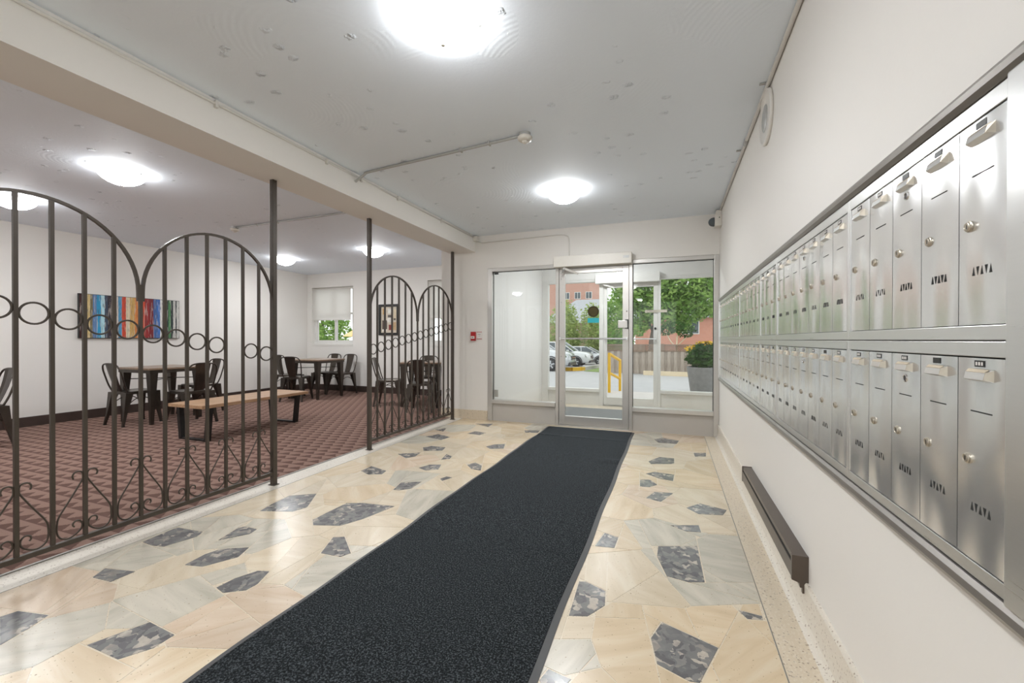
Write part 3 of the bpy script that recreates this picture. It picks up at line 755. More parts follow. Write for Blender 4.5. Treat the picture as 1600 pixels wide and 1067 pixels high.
def mb_lock():
    return MB().lathe([(.0100, 0), (.0100, -.0016), (.0082, -.0026), (.0078, -.0046), (.0066, -.0052), (.0060, -.0044), (0, -.0044)], 18, (0, 0, 0), 'X')
def mb_key(): return MB().box(-.0047, -.0044, -.0010, .0010, -.004, .004)
def mb_slit(): return MB().box(-.0004, .001, -.0265, .0265, -.0011, .0011)
def mb_vent():  # dark triangles painted in for the shade of punched holes
    b = MB()
    for i in range(5):
        y = .0215 - i * .01075; h, w = .0075, .0036; s = 1 if i % 2 == 0 else -1
        b.add([(-.0004, y - w, -h * s), (-.0004, y + w, -h * s), (-.0004, y, h * s), (.0006, y - w, -h * s), (.0006, y + w, -h * s), (.0006, y, h * s)], [(0, 1, 2), (3, 5, 4), (0, 3, 4, 1), (1, 4, 5, 2), (2, 5, 3, 0)])
    return b
def mb_tag(): return MB().box(-.0008, 0, -.0125, .0125, -.0055, .0055)
def mb_tagmark():
    b = MB()
    for y in (.007, .0, -.007): b.box(-.0010, -.0008, y - .0022, y + .0022, -.003, .003)
    return b
def mb_master(): return MB().lathe([(.009, 0), (.009, -.0015), (.0070, -.0025), (.0062, -.0015), (.0062, 0)], 18, (0, 0, 0), 'X')
def mb_masterhole(): return MB().lathe([(.0062, 0), (.0062, -.0008), (0, -.0008)], 16, (0, 0, 0), 'X')
drs = random.Random(5)
def mailbox_panel(ya, yb, row, n, master, label):
    z0, z1 = ZROW[row]
    zt, zb_ = (1.535, 1.1195) if row == 0 else (1.1175, .706)
    r = empty('mailbox_cabinet', (XR, (ya + yb) / 2, zb_), label, 'mailbox', 'stainless mailbox units on the entrance hall wall')
    e = .0125
    fr = MB()
    xf0 = XD - .0022
    fr.box(xf0, XR, ya + .0008, ya + e, zb_, zt).box(xf0, XR, yb - e, yb - .0008, zb_, zt)
    fr.box(xf0, XR, ya + e, yb - e, z1, zt).box(xf0, XR, ya + e, yb - e, zb_, z0)
    fr.build('frame', M['steel'], r, bevel=.0012)
    box('backing', M['gap'], XD + .0035, XR - .001, ya + e, yb - e, z0, z1, r)
    w = (yb - ya - 2 * e) / n
    for k in range(n):
        y0, y1 = ya + e + k * w + .0011, ya + e + (k + 1) * w - .0011
        zz0, zz1 = z0 + .0015, z1 - .0025
        b = MB(); nu, nv = 6, 12; vs = []; fs = []
        ph = drs.uniform(0, 6.28); am = drs.uniform(.0001, .0005)
        for j in range(nv + 1):
            for i in range(nu + 1):
                u, v = i / nu, j / nv
                d = am * math.sin(3.14159 * u) * math.sin(6.28 * v + ph) * math.sin(3.14159 * v)
                vs.append((XD + d, y0 + (y1 - y0) * u, zz0 + (zz1 - zz0) * v))
        for j in range(nv):
            for i in range(nu): a = j * (nu + 1) + i; fs.append((a, a + nu + 1, a + nu + 2, a + 1))
        b.add(vs, fs)
        m_ = len(vs)
        per = list(range(nu + 1)) + [j * (nu + 1) + nu for j in range(1, nv + 1)] + [nv * (nu + 1) + i for i in range(nu - 1, -1, -1)] + [j * (nu + 1) for j in range(nv - 1, 0, -1)]
        np_ = len(per)                      # the edge return has its own vertices so the face shades flat
        b.v += [vs[i] for i in per] + [(XD + .003, vs[i][1], vs[i][2]) for i in per]
        for q in range(np_): b.f.append((m_ + q, m_ + (q + 1) % np_, m_ + np_ + (q + 1) % np_, m_ + np_ + q))
        d = b.build('door', M['door_steel'], r, smooth=False)
        for p in d.data.polygons[:nu * nv]: p.use_smooth = True
        # the door's children are placed relative to the panel's base point
        yc = (y0 + y1) / 2 - r.location.y; x_ = XD - r.location.x; H = zz1 - zz0
        def sub(name, me, dy, z): return link_mesh(name, me, d, (x_, yc + dy, z - r.location.z))
        hz = zz1 - .040
        h = sub('name_holder', shared('name_holder', mb_holder, M['steel']), 0, hz)
        sub('name_card', shared('name_card', mb_card, M['cream']), 0, hz)
        sub('holder_cap', shared('holder_cap', mb_cap, M['lockmetal']), 0, hz)
        sub('number_tag', shared('number_tag', mb_tag, M['black']), .004, zz1 - .0095)
        if drs.random() < .7: sub('tag_marks', shared('tag_marks', mb_tagmark, M['sign']), .004, zz1 - .0095)
        sub('slit', shared('slit', mb_slit, M['gap']), 0, zz1 - .262 * H)
        sub('lock', shared('lock', mb_lock, M['lockmetal'], False), .033, zz1 - .505 * H)
        sub('keyhole', shared('keyhole', mb_key, M['black']), .033, zz1 - .505 * H)
        sub('vent_slots', shared('vent_slots', mb_vent, M['gap']), 0, zz1 - .735 * H)
        if k == master:
            sub('master_lock', shared('master_lock', mb_master, M['chrome']), .0, zz1 - .155 * H)
            sub('lock_hole', shared('lock_hole', mb_masterhole, M['black']), .0, zz1 - .155 * H)
MODS = [(.888, 1.540, 5, 2, 'five-door stainless mailbox cabinet farthest from the glazed entrance'),
        (1.540, 2.466, 7, 3, 'seven-door stainless mailbox cabinet'),
        (2.466, 2.884, 3, 1, 'three-door stainless mailbox cabinet'),
        (2.884, 3.71, 6, 3, 'six-door stainless mailbox cabinet'),
        (3.71, 5.135, 10, 4, 'ten-door stainless mailbox cabinet closest to the glazed entrance')]
for ya, yb, n, ms, lab in MODS:
    for row in (0, 1):
        mailbox_panel(ya, yb, row, n, ms, lab.replace(' stainless', ' stainless steel').replace('mailbox cabinet', 'mailbox cabinet in the %s row' % ('upper' if row == 0 else 'lower')))
# bronze-grey surround
sr = empty('mailbox_surround', (XR, 3.0, .68), 'bronze grey metal trim framing both rows of mailboxes', 'trim')
MB().prism([(XR, 1.536), (.494, 1.536), (.486, 1.545), (.484, 1.556), (.490, 1.566), (.502, 1.573), (XR, 1.574)], .80, 5.15, 'Y').build('top_rail', M['surround'], sr)
MB().prism([(XR, .704), (.493, .704), (.486, .696), (.484, .684), (.489, .674), (.503, .668), (XR, .667)], .80, 5.15, 'Y').build('bottom_rail', M['surround'], sr)
box('end_stile', M['steel'], .487, XR, .840, .888, .7045, 1.5355, sr, .003)
box('end_stile', M['steel'], .487, XR, 5.135, 5.15, .7045, 1.5355, sr, .002)

# ================================================================== HEATER, SPEAKER, CAMERA, ALARM
hr = empty('baseboard_heater', (XR, 2.62, .09), 'brown enamelled electric heater on the wall below the mailboxes', 'heater')
hp = [(XR, .252), (.462, .252), (.462, .232), (.470, .230), (.470, .222), (.459, .220), (.459, .160), (.484, .150), (.487, .128), (XR, .128)]
MB().prism(hp, 2.0, 3.25, 'Y').build('casing', M['heater'], hr)
ec = [(XR, .2545), (.4575, .2545), (.4575, .155), (.484, .146), (.486, .128), (.494, .128), (.494, .106), (.503, .106), (.503, .126), (XR, .126)]
MB().prism(ec, 1.985, 2.0, 'Y').build('end_cap', M['heater'], hr)
MB().prism(ec, 3.25, 3.265, 'Y').build('end_cap', M['heater'], hr)
box('outlet_slot', M['gap'], .4600, .4695, 2.0, 3.25, .2225, .2295, hr)
sp = empty('wall_speaker', (XR, 2.79, 2.385), 'round cream speaker high on the mailbox wall', 'speaker')
MB().lathe([(.150, 0), (.153, -.010), (.148, -.018), (.139, -.020), (.139, -.014), (.0, -.014)], 48, (XR, 2.79, 2.395), 'X').build('rim', M['wall'], sp, True)
MB().lathe([(.075, 0), (.072, -.003), (0, -.004)], 36, (XR - .014, 2.80, 2.395), 'X').build('cone_cover', M['conduit_grey'], sp, True)
cc = empty('security_camera', (XR, 5.18, 2.36), 'white wall camera with dark dome above the mailbox wall corner', 'camera')
box('body', M['white_plastic'], .445, XR, 5.12, 5.25, 2.365, 2.485, cc, .008)
MB().lathe([(.050, 0), (.050, -.012), (.044, -.034), (.030, -.052), (.012, -.060), (0, -.061)], 24, (.445, 5.185, 2.425), 'X').build('dome', M['carglass'], cc, True)
box('junction_box', M['white_plastic'], .46, XR, 5.15, 5.25, 2.485, 2.545, cc, .004)
MB().lathe([(.006, 0), (.006, -.003), (0, -.003)], 10, (.49, 5.12, 2.455), 'Y').build('screw', M['black'], cc)
al = empty('fire_alarm_pull', (-2.59, YE, 1.10), 'small red fire alarm pull station by the entrance glazing', 'alarm')
box('case', M['red'], -2.625, -2.552, YE - .035, YE, 1.10, 1.225, al, .006)
box('pull_handle', M['sign'], -2.616, -2.561, YE - .042, YE - .035, 1.128, 1.165, al, .003)
box('handle_mark', M['black'], -2.602, -2.575, YE - .0428, YE - .042, 1.142, 1.151, al)
sg = empty('wall_sign', (-2.5, YE, 1.12), 'small white notice with red edges next to the fire alarm', 'sign')
box('plate', M['sign'], -2.543, -2.452, YE - .004, YE, 1.122, 1.224, sg)
box('edge_band', M['red'], -2.543, -2.462, YE - .0045, YE - .004, 1.217, 1.224, sg); box('edge_band', M['red'], -2.543, -2.462, YE - .0045, YE - .004, 1.122, 1.128, sg)
MB().box(-2.525, -2.485, YE - .0046, YE - .004, 1.182, 1.194).box(-2.515, -2.49, YE - .0046, YE - .004, 1.162, 1.168).build('printed_lines', M['conduit_grey'], sg)

# ================================================================== CEILING LAMPS, DETECTORS, CONDUITS
def lamp(x, y, label, d=.325):
    r = empty('ceiling_lamp', (x, y, ZC - .13), label, 'lamp', 'opal bowl ceiling lamps')
    k = d / .36
    MB().lathe([(.150 * k, ZC), (.158 * k, ZC - .026), (.0, ZC - .028)], 32, (x, y, 0)).build('canopy', M['white_plastic'], r, False)
    prof = [(.180 * k, -.030), (.1805 * k, -.036), (.168 * k, -.056), (.145 * k, -.078), (.112 * k, -.098), (.072 * k, -.113), (.034 * k, -.120), (0, -.122)]
    bw = MB().lathe([(p[0], ZC + p[1]) for p in prof], 36, (x, y, 0))
    bw.f = [f for f in bw.f if len(f) == 4]             # open rim against the metal pan
    bw.build('glass_bowl', M['lamp'], r, True)
    for a in (.35, 2.45, 4.55):
        cx_, cy_ = x + .182 * k * math.cos(a), y + .182 * k * math.sin(a)
        box('clip', M['conduit_grey'], cx_ - .006, cx_ + .006, cy_ - .006, cy_ + .006, ZC - .046, ZC - .022, r)
    MB().lathe([(.004, -.122), (.010, -.127), (.010, -.132), (0, -.136)], 12, (x, y, ZC)).build('finial', M['white_plastic'], r)
lamp(-.955, 1.66, 'opal glass bowl lamp over the charcoal runner beside the mailbox wall')
lamp(-.97, 4.00, 'opal glass bowl lamp over the runner close to the glass doors')
lamp(-4.40, 2.21, 'opal glass bowl lamp in the lounge over the wooden bench side')
lamp(-6.25, 2.24, 'opal glass bowl lamp in the lounge before the striped painting')
lamp(-6.45, 5.64, 'opal glass bowl lamp in the lounge over the corner table')
lamp(-4.48, 5.58, 'opal glass bowl lamp in the lounge before the framed picture')
lamp(-.99, -.72, 'opal glass bowl lamp over the runner near the added rear windows')
lamp(-4.36, -1.2, 'opal glass bowl lamp in the rear half of the lounge')
lamp(-6.20, -1.2, 'opal glass bowl lamp in the rear corner of the lounge')
lamp(-.95, 6.25, 'opal glass bowl lamp on the vestibule ceiling')
def detector(x, y, path, label, clabel):
    r = empty('heat_detector', (x, y, ZC - .07), label, 'detector')
    MB().lathe([(.040, 0), (.040, -.022)], 20, (x, y, ZC)).build('box', M['conduit_grey'], r)
    MB().lathe([(.045, -.022), (.052, -.030), (.052, -.040), (.044, -.050), (.028, -.056), (0, -.057)], 24, (x, y, ZC)).build('base', M['white_plastic'], r, True)
    MB().lathe([(.022, -.056), (.020, -.066), (.012, -.070), (0, -.070)], 16, (x, y, ZC)).build('sensor', M['white_plastic'], r, True)
    c = empty('conduit', (path[0][0], path[0][1], ZC), clabel, 'conduit')
    MB().tube(smooth_path(path, 6), .0105, 8).build('pipe', M['conduit_grey'], c, True)
    for t in (.35, .7):
        px_, py_ = path[-1][0] + (path[-2][0] - path[-1][0]) * t, path[-1][1] + (path[-2][1] - path[-1][1]) * t
        box('clip', M['conduit_grey'], px_ - .006, px_ + .006, py_ - .018, py_ + .018, ZC - .024, ZC, c)
zc = ZC - .0115
detector(-.96, 2.80, [(XB1 - .0, 2.955, ZC - .075), (XB1 + .025, 2.955, ZC - .06), (XB1 + .10, 2.955, ZC - .025), (XB1 + .17, 2.950, zc), (-1.7, 2.88, zc), (-1.0, 2.805, zc)], 'white heat detector on the hall ceiling over the runner', 'grey conduit from the beam to the hall heat detector')
detector(-5.25, 3.83, [(XB0, 3.80, ZC - .03), (XB0 - .04, 3.80, ZC - .02), (XB0 - .1, 3.80, zc), (-4.2, 3.82, zc), (-5.21, 3.83, zc)], 'white heat detector on the lounge ceiling', 'grey conduit running across the lounge ceiling')
c = empty('conduit', (XB1, 1.0, ZC - .04), 'cream conduit running along the top of the ceiling beam', 'conduit')
MB().tube([(XB1 + .009, YS, ZC - .030), (XB1 + .009, 5.27, ZC - .030)], .0085, 8).build('pipe', M['conduit'], c, True)
for y in (1.75, 2.62, 3.02, 3.55, 4.4): box('strap', M['conduit'], XB1, XB1 + .020, y - .009, y + .009, ZC - .055, ZC - .012, c, .002)
box('junction_box', M['white_plastic'], XB1, XB1 + .055, 5.27, 5.34, ZC - .085, ZC - .012, c, .004)
MB().tube(smooth_path([(XB1 + .05, YE - .010, ZC - .075), (XB1 + .10, YE - .009, ZC - .095), (XB1 + .20, YE - .009, ZC - .098), (-1.6, YE - .009, ZC - .085), (-1.36, YE - .009, ZC - .083), (-1.27, YE - .009, ZC - .10), (-1.235, YE - .009, ZC - .15), (-1.23, YE - .009, 2.176)], 6), .0085, 8).build('door_feed', M['conduit'], c, True)
c = empty('conduit', (XR, 1.0, ZC - .02), 'cream conduit in the corner of ceiling and mailbox wall', 'conduit')
MB().tube([(XR - .013, YS, ZC - .013), (XR - .013, 5.16, ZC - .013)], .0115, 8).build('pipe', M['conduit'], c, True)
for y in (1.2, 2.72, 3.62): box('strap', M['conduit_grey'], XR - .055, XR - .024, y - .009, y + .009, ZC - .008, ZC, c, .002)
MB().tube([(XR - .013, 3.42, ZC - .013), (XR - .013, 3.50, ZC - .013)], .0145, 10).build('coupling', M['conduit_grey'], c, True)

# ================================================================== PICTURES
def stripes():
    t = NT('vertical_stripe_painting'); co = t.coord(); sp_ = t.n('SeparateXYZ'); t.l(co, sp_.inputs[0])
    nz = t.noise(22, 4, co); mp = t.n('Mapping'); t.l(co, mp.inputs[0]); mp.inputs[3].default_value = (1, 70, 5); n2 = t.noise(1, 4, mp.outputs[0])
    u = t.math('ADD', t.math('DIVIDE', sp_.outputs[1], 1.264), .5); u = t.math('ADD', u, t.math('MULTIPLY', t.math('SUBTRACT', nz, .5), .012))
    cols = [(0, (60, 25, 20)), (.03, (170, 90, 50)), (.055, (215, 190, 130)), (.09, (120, 110, 75)), (.115, (95, 130, 175)), (.15, (40, 150, 195)), (.185, (175, 215, 225)), (.22, (55, 70, 90)),
            (.25, (45, 35, 45)), (.28, (180, 150, 135)), (.32, (205, 195, 185)), (.345, (80, 150, 190)), (.38, (205, 70, 40)), (.42, (220, 205, 175)), (.46, (205, 165, 95)), (.51, (215, 130, 60)), (.545, (70, 60, 85)),
            (.57, (215, 80, 45)), (.61, (150, 30, 30)), (.66, (120, 20, 30)), (.70, (60, 100, 160)), (.74, (60, 115, 190)), (.775, (225, 225, 220)), (.815, (205, 150, 120)), (.845, (35, 55, 50)), (.87, (70, 130, 80)), (.895, (30, 45, 45)), (.925, (195, 195, 190)), (.95, (60, 70, 70)), (.965, (205, 205, 200))]
    c = t.ramp(u, [(a, srgb(*k)) for a, k in cols], 'CONSTANT')
    m3 = t.n('Mapping'); t.l(co, m3.inputs[0]); m3.inputs[3].default_value = (1, 130, 9); n3 = t.noise(1, 4, m3.outputs[0])
    c = t.mix(t.math('MULTIPLY', t.math('GREATER_THAN', n3, .57), .55), c, (.07, .055, .06, 1))
    t.set(t.mix(t.math('MULTIPLY', t.math('GREATER_THAN', n2, .58), .45), c, (.68, .64, .58, 1)), .6); return t.m
pc = empty('stripe_painting', (XL, 3.962, 1.125), 'wide canvas of coloured vertical stripes on the lounge wall', 'painting')
box('frame', M['black'], XL, XL + .035, 3.33, 4.594, 1.127, 1.745, pc)
sm = MB().box(-.0005, .0015, -.626, .626, -.303, .303); o = bpy.data.objects.new('canvas', sm.data('canvas')); COL.objects.link(o); o.data.materials.append(stripes()); o.parent = pc; o.location = (.036, 0, .311)
pf = empty('framed_picture', (-5.425, YB, 1.2), 'black framed still-life print between the lounge windows', 'picture')
fb = MB(); a0, a1, b0, b1 = -5.672, -5.180, 1.202, 1.836; yy = YB - .03
fb.box(a0, a0 + .05, yy, YB, b0, b1).box(a1 - .05, a1, yy, YB, b0, b1).box(a0 + .05, a1 - .05, yy, YB, b0, b0 + .05).box(a0 + .05, a1 - .05, yy, YB, b1 - .05, b1)
fb.build('frame', M['black'], pf)
box('print', plain('cream_print_ground', (.62, .55, .44, 1), .5, 0, .25, 14), a0 + .05, a1 - .05, YB - .012, YB, b0 + .05, b1 - .05, pf)
blocks = [((.62, .40, .16), .04, .12, .38, .50), ((.10, .07, .055), .03, .15, .08, .26), ((.13, .11, .10), .17, .26, .32, .37), ((.75, .72, .66), .15, .30, .22, .31), ((.22, .035, .03), .19, .29, .06, .17), ((.70, .60, .42), .31, .37, .28, .48), ((.14, .12, .10), .31, .36, .26, .30), ((.52, .36, .20), .30, .37, .06, .22), ((.80, .77, .70), .17, .29, .40, .50), ((.78, .74, .68), .03, .14, .035, .075)]
for i, (cc_, u0, u1, v0, v1) in enumerate(blocks):
    box('print_shape', plain('print_ink_%d' % i, cc_ + (1,), .5, 0, .3, 25), a0 + .05 + u0, a0 + .05 + u1, YB - .0135, YB - .012, b0 + .045 + v0, b0 + .045 + v1, pf)

# ================================================================== FURNITURE
def make_chair():
    r = empty('metal_chair', (0, 0, 0))
    G = M['gunmetal']
    # seat: rounded square, dished
    def rr(h, rad, n=5):
        pts = []
        for cx_, cy_, a0_ in ((h - rad, h - rad, 0), (-h + rad, h - rad, 90), (-h + rad, -h + rad, 180), (h - rad, -h + rad, 270)):
            for k in range(n + 1): a = R(a0_ + 90 * k / n); pts.append((cx_ + rad * math.cos(a), cy_ + rad * math.sin(a)))
        return pts
    b = MB(); o1, o2, o3 = rr(.182, .06), rr(.176, .055), rr(.12, .05); n = len(o1)
    vs = [(p[0], p[1], .400) for p in o1] + [(p[0], p[1], .432) for p in o1] + [(p[0], p[1], .438) for p in o2] + [(p[0], p[1], .431) for p in o3]
    fs = []
    for L in range(3):
        for k in range(n): fs.append((L * n + k, L * n + (k + 1) % n, (L + 1) * n + (k + 1) % n, (L + 1) * n + k))
    fs += [tuple(range(3 * n, 4 * n)), tuple(range(n))[::-1]]
    b.add(vs, fs).build('seat', G, r)
    for sx in (-1, 1):
        for sy in (-1, 1):
            tx, ty, bx_, by = sx * .150, sy * .150, sx * .192, sy * (.200 if sy > 0 else .225)
            def q(cx_, cy_, w, z): return [(cx_ - w, cy_ - w, z), (cx_ + w, cy_ - w, z), (cx_ + w, cy_ + w, z), (cx_ - w, cy_ + w, z)]
            b = MB(); m1 = .62
            b.hexa(q(tx + (bx_ - tx) * m1, ty + (by - ty) * m1, .018, .425 * (1 - m1)), q(tx, ty, .042, .425))
            b.hexa(q(bx_, by, .012, .012), q(tx + (bx_ - tx) * m1, ty + (by - ty) * m1, .018, .425 * (1 - m1)))
            lg = b.build('leg', G, r)
            MB().hexa(q(bx_, by, .014, 0), q(bx_, by, .014, .014)).build('foot_cap', M['black'], lg)
    for s in (-1, 1):
        MB().tube(smooth_path([(s * .168, -.19, .24), (s * .155, -.08, .33), (s * .150, 0, .35), (s * .155, .08, .33), (s * .166, .175, .25)], 4), .006, 6).build('brace', G, r)
    half = [(.158, -.160, .430), (.172, -.195, .52), (.180, -.225, .63), (.176, -.250, .72), (.145, -.265, .775), (.085, -.272, .795)]
    path = [(-x, y, z) for x, y, z in half] + [(0, -.274, .799)] + [(x, y, z) for x, y, z in half[::-1]]
    MB().tube(smooth_path(path, 5), .0095, 8).build('back_hoop', G, r, True)
    # splat: tapering sheet bowed along the hoop
    b = MB(); vs = []; fs = []; N = 7
    for i in range(N):
        t = i / (N - 1); z = .425 + t * .370; y = -.168 - .104 * t - .012 * math.sin(3.14 * t); w = .060 + .035 * t
        for x, dy in ((-w, .006), (-w * .5, -.003), (w * .5, -.003), (w, .006)): vs.append((x, y + dy, z))
        for x, dy in ((w, .010), (w * .5, .001), (-w * .5, .001), (-w, .010)): vs.append((x, y + dy, z))
    for i in range(N - 1):
        for k in range(8): fs.append((i * 8 + k, i * 8 + (k + 1) % 8, i * 8 + 8 + (k + 1) % 8, i * 8 + 8 + k))
    fs += [tuple(range(8))[::-1], tuple(range((N - 1) * 8, N * 8))]
    b.add(vs, fs).build('backrest', G, r)
    return r
chair0 = make_chair(); used = [0]
def put_chair(x, y, ang, label):
    o = chair0 if not used[0] else copy_tree(chair0); used[0] = 1
    o.location = (x, y, .004); o.rotation_euler = (0, 0, R(ang) - math.pi / 2)
    tag(o, label, 'chair', 'gunmetal bistro chairs in the lounge')
def make_table():
    r = empty('bistro_table', (0, 0, 0)); G = M['gunmetal']
    tp = box('table_top', M['wood_table'], -.345, .345, -.345, .345, .708, .735, r, .006)
    MB().box(-.335, .335, -.335, -.325, .668, .708).box(-.335, .335, .325, .335, .668, .708).box(-.335, -.325, -.325, .325, .668, .708).box(.325, .335, -.325, .325, .668, .708).build('apron', G, r)
    for sx in (-1, 1):
        for sy in (-1, 1):
            def q(c, w, z): return [(sx * c - w, sy * c - w, z), (sx * c + w, sy * c - w, z), (sx * c + w, sy * c + w, z), (sx * c - w, sy * c + w, z)]
            b = MB(); b.hexa(q(.292, .026, .26), q(.280, .047, .705)); b.hexa(q(.300, .018, 0), q(.292, .026, .26)); b.build('leg', G, r)
    MB().tube([(-.275, -.275, .575), (.275, .275, .575)], .006, 6).build('cross_brace', G, r)
    MB().tube([(-.275, .275, .563), (.275, -.275, .563)], .006, 6).build('cross_brace', G, r)
    return r
t0 = make_table()
for i, (x, y, a, lab) in enumerate([(-6.61, 3.78, 0, 'square bistro table with wooden top below the striped painting'), (-6.36, 6.29, 0, 'square bistro table with wooden top in the lounge corner'), (-3.96, 6.25, 20.6, 'square bistro table with wooden top behind the iron screen beside the entrance wall')]):
    o = t0 if i == 0 else copy_tree(t0); o.location = (x, y, .004); o.rotation_euler.z = R(a); tag(o, lab, 'table', 'bistro tables in the lounge')
put_chair(-6.66, 3.48, 90, 'gunmetal chair at the painting-wall table, back turned away from the corner table')
put_chair(-5.99, 3.76, 178, 'gunmetal chair at the painting-wall table, on its bench side')
put_chair(-6.74, 4.36, -90, 'gunmetal chair at the painting-wall table, on its corner-table side')
put_chair(-6.58, 2.06, -90, 'gunmetal chair standing alone along the painting wall, far from the corner')
put_chair(-6.40, 5.84, 112, 'gunmetal chair at the corner table, back turned to the bench')
put_chair(-6.73, 6.86, -90, 'gunmetal chair at the corner table, back to the lounge window')
put_chair(-6.28, 6.82, -92, 'gunmetal chair at the corner table, on its framed-picture side')
put_chair(-6.92, 6.12, 5, 'gunmetal chair at the corner table, back to the painting wall')
put_chair(-4.47, 5.99, 24, 'gunmetal chair sideways to the table behind the entrance-side screen')
put_chair(-3.66, 5.72, 110, 'gunmetal chair behind the entrance-side screen, back to the screen')
put_chair(-4.22, 6.74, -68, 'gunmetal chair behind the entrance-side screen, back to the window wall')
bn = empty('bench', (-4.93, 3.72, .004), 'long wooden bench with black trapezoid metal legs on the lounge carpet', 'bench')
for k in range(3):
    xa = -5.205 + k * .187
    box('plank', M['wood_bench'], xa, xa + .186, 3.03, 4.43, .372, .408, bn, .003)
for y in (3.13, 4.28):
    b = MB()
    for s in (-1, 1):
        b.hexa([(-4.925 + s * .205 - .022, y - .025, .004), (-4.925 + s * .205 + .022, y - .025, .004), (-4.925 + s * .205 + .022, y + .025, .004), (-4.925 + s * .205 - .022, y + .025, .004)],
               [(-4.925 + s * .245 - .022, y - .025, .372), (-4.925 + s * .245 + .022, y - .025, .372), (-4.925 + s * .245 + .022, y + .025, .372), (-4.925 + s * .245 - .022, y + .025, .372)])
    b.box(-5.12, -4.73, y - .025, y + .025, .004, .022).box(-5.17, -4.68, y - .025, y + .025, .362, .372)
    b.build('leg_frame', M['blackmetal'], bn)
box('stretcher', M['blackmetal'], -4.945, -4.905, 3.155, 4.255, .352, .372, bn)

# ================================================================== OUTDOORS
def gz(y): return -.03 - .033 * (min(max(y, 8.3), 34) - 7.5)
b = MB(); ys = [7.35, 8.3, 12, 18, 24, 30, 34, 90]
vs = []; fs = []
for y in ys: vs += [(-60, y, gz(y)), (60, y, gz(y))]
for i in range(len(ys) - 1): fs.append((2 * i, 2 * i + 1, 2 * i + 3, 2 * i + 2))
gd = b.add(vs, fs).build('ground', M['asphalt']); tag(gd, 'pale grey asphalt car park outside the doors', 'ground', kind='structure')
yd = MB().box(-30, 30, -40, YS - .125, -.4, -.13).build('courtyard', M['concrete']); tag(yd, 'unseen pale paved courtyard outside the added rear windows', 'pavement', kind='structure')  # unseen ground added along with the rear daylight windows
pv = MB().box(-3, 3, 7.32, 9.6, -.2, -.022).build('pavement', M['concrete']); tag(pv, 'pale concrete landing outside the glass doors', 'pavement', kind='structure')
def patch(name, pts, mat, label, cat, up=.02):
    b = MB(); n = len(pts)
    b.add([(x, y, gz(y) + up) for x, y in pts] + [(x, y, gz(y) - .1) for x, y in pts], [tuple(range(n)), tuple(range(n, 2 * n))[::-1]] + [(k, (k + 1) % n, n + (k + 1) % n, n + k) for k in range(n)])
    return tag(b.build(name, mat), label, cat, kind='structure')
patch('lawn', [(-4.1, 21.2), (-3.1, 20.4), (-2.4, 20.4), (-2.4, 33), (-4.3, 33)], M['grass'], 'strip of grass between parked cars and fence', 'grass', .02)
# kerbs
def bar3(name, mat, pts, w, h, label, cat):
    b = MB()
    for (x0, y0), (x1, y1) in zip(pts[:-1], pts[1:]):
        dx, dy = x1 - x0, y1 - y0; L = math.hypot(dx, dy); nx_, ny_ = -dy / L * w, dx / L * w
        z0, z1 = gz(y0) - .02, gz(y1) - .02
        b.hexa([(x0 - nx_, y0 - ny_, z0), (x1 - nx_, y1 - ny_, z1), (x1 + nx_, y1 + ny_, z1), (x0 + nx_, y0 + ny_, z0)], [(x0 - nx_, y0 - ny_, z0 + h), (x1 - nx_, y1 - ny_, z1 + h), (x1 + nx_, y1 + ny_, z1 + h), (x0 + nx_, y0 + ny_, z0 + h)])
    return tag(b.build(name, mat), label, cat)
bar3('kerb', M['concrete'], [(-4.38, 22.4), (-4.42, 26), (-4.5, 31.5)], .12, .2, 'pale concrete kerb in front of the parked cars', 'kerb')
bar3('kerb', M['yellow'], [(-5.4, 21.0), (-4.75, 21.1), (-4.42, 21.7), (-4.38, 22.35)], .12, .2, 'yellow painted kerb end by the parked cars', 'kerb')
bar3('wheel_stop', M['kerb_wood'], [(-1.1, 19.15), (1.4, 18.6)], .10, .20, 'pale timber wheel stop along the fence', 'wheel stop')
# fence
fx0, fx1, fy = -2.85, 4.2, 19.7
fn = empty('board_fence', (.9, fy, gz(fy)), 'weathered board fence with lattice top beyond the car park', 'fence')
zf = gz(fy)
bme = MB().box(-.073, .073, -.012, .012, 0, 1.0).data('board'); bme.materials.append(M['wood_fence'])
for k in range(int((fx1 - fx0) / .135)):
    x = fx0 + .07 + k * .135
    link_mesh('board', bme, fn, (x - .9, .035 if k % 2 else -.015, .02))
for x in (fx0, -.35, 1.8, fx1):
    box('post', M['wood_fence'], x - .05, x + .05, fy + .06, fy + .16, zf, zf + 1.36, fn)
for z in (1.02, 1.28): box('rail', M['wood_fence_dark'], fx0, fx1, fy - .03, fy + .06, zf + z, zf + z + .06, fn)
lt = MB(); zz = zf + 1.08
for k in range(int((fx1 - fx0) / .09)):
    x = fx0 + k * .09
    for s in (-1, 1):
        lt.hexa([(x - s * .1 - .022, fy + s * .008, zz), (x - s * .1 + .022, fy + s * .008, zz), (x - s * .1 + .022, fy + s * .008 + .01, zz), (x - s * .1 - .022, fy + s * .008 + .01, zz)],
                [(x + s * .1 - .022, fy + s * .008, zz + .2), (x + s * .1 + .022, fy + s * .008, zz + .2), (x + s * .1 + .022, fy + s * .008 + .01, zz + .2), (x + s * .1 - .022, fy + s * .008 + .01, zz + .2)])
tag(lt.build('lattice', M['wood_fence_dark'], fn), kind='stuff')
box('parking_sign', M['wood_fence_dark'], -.62, -.28, fy - .06, fy - .035, zf + 1.06, zf + 1.36, fn)
box('parking_sign', M['wood_fence_dark'], -1.62, -1.08, fy - .06, fy - .035, zf + 1.0, zf + 1.34, fn)
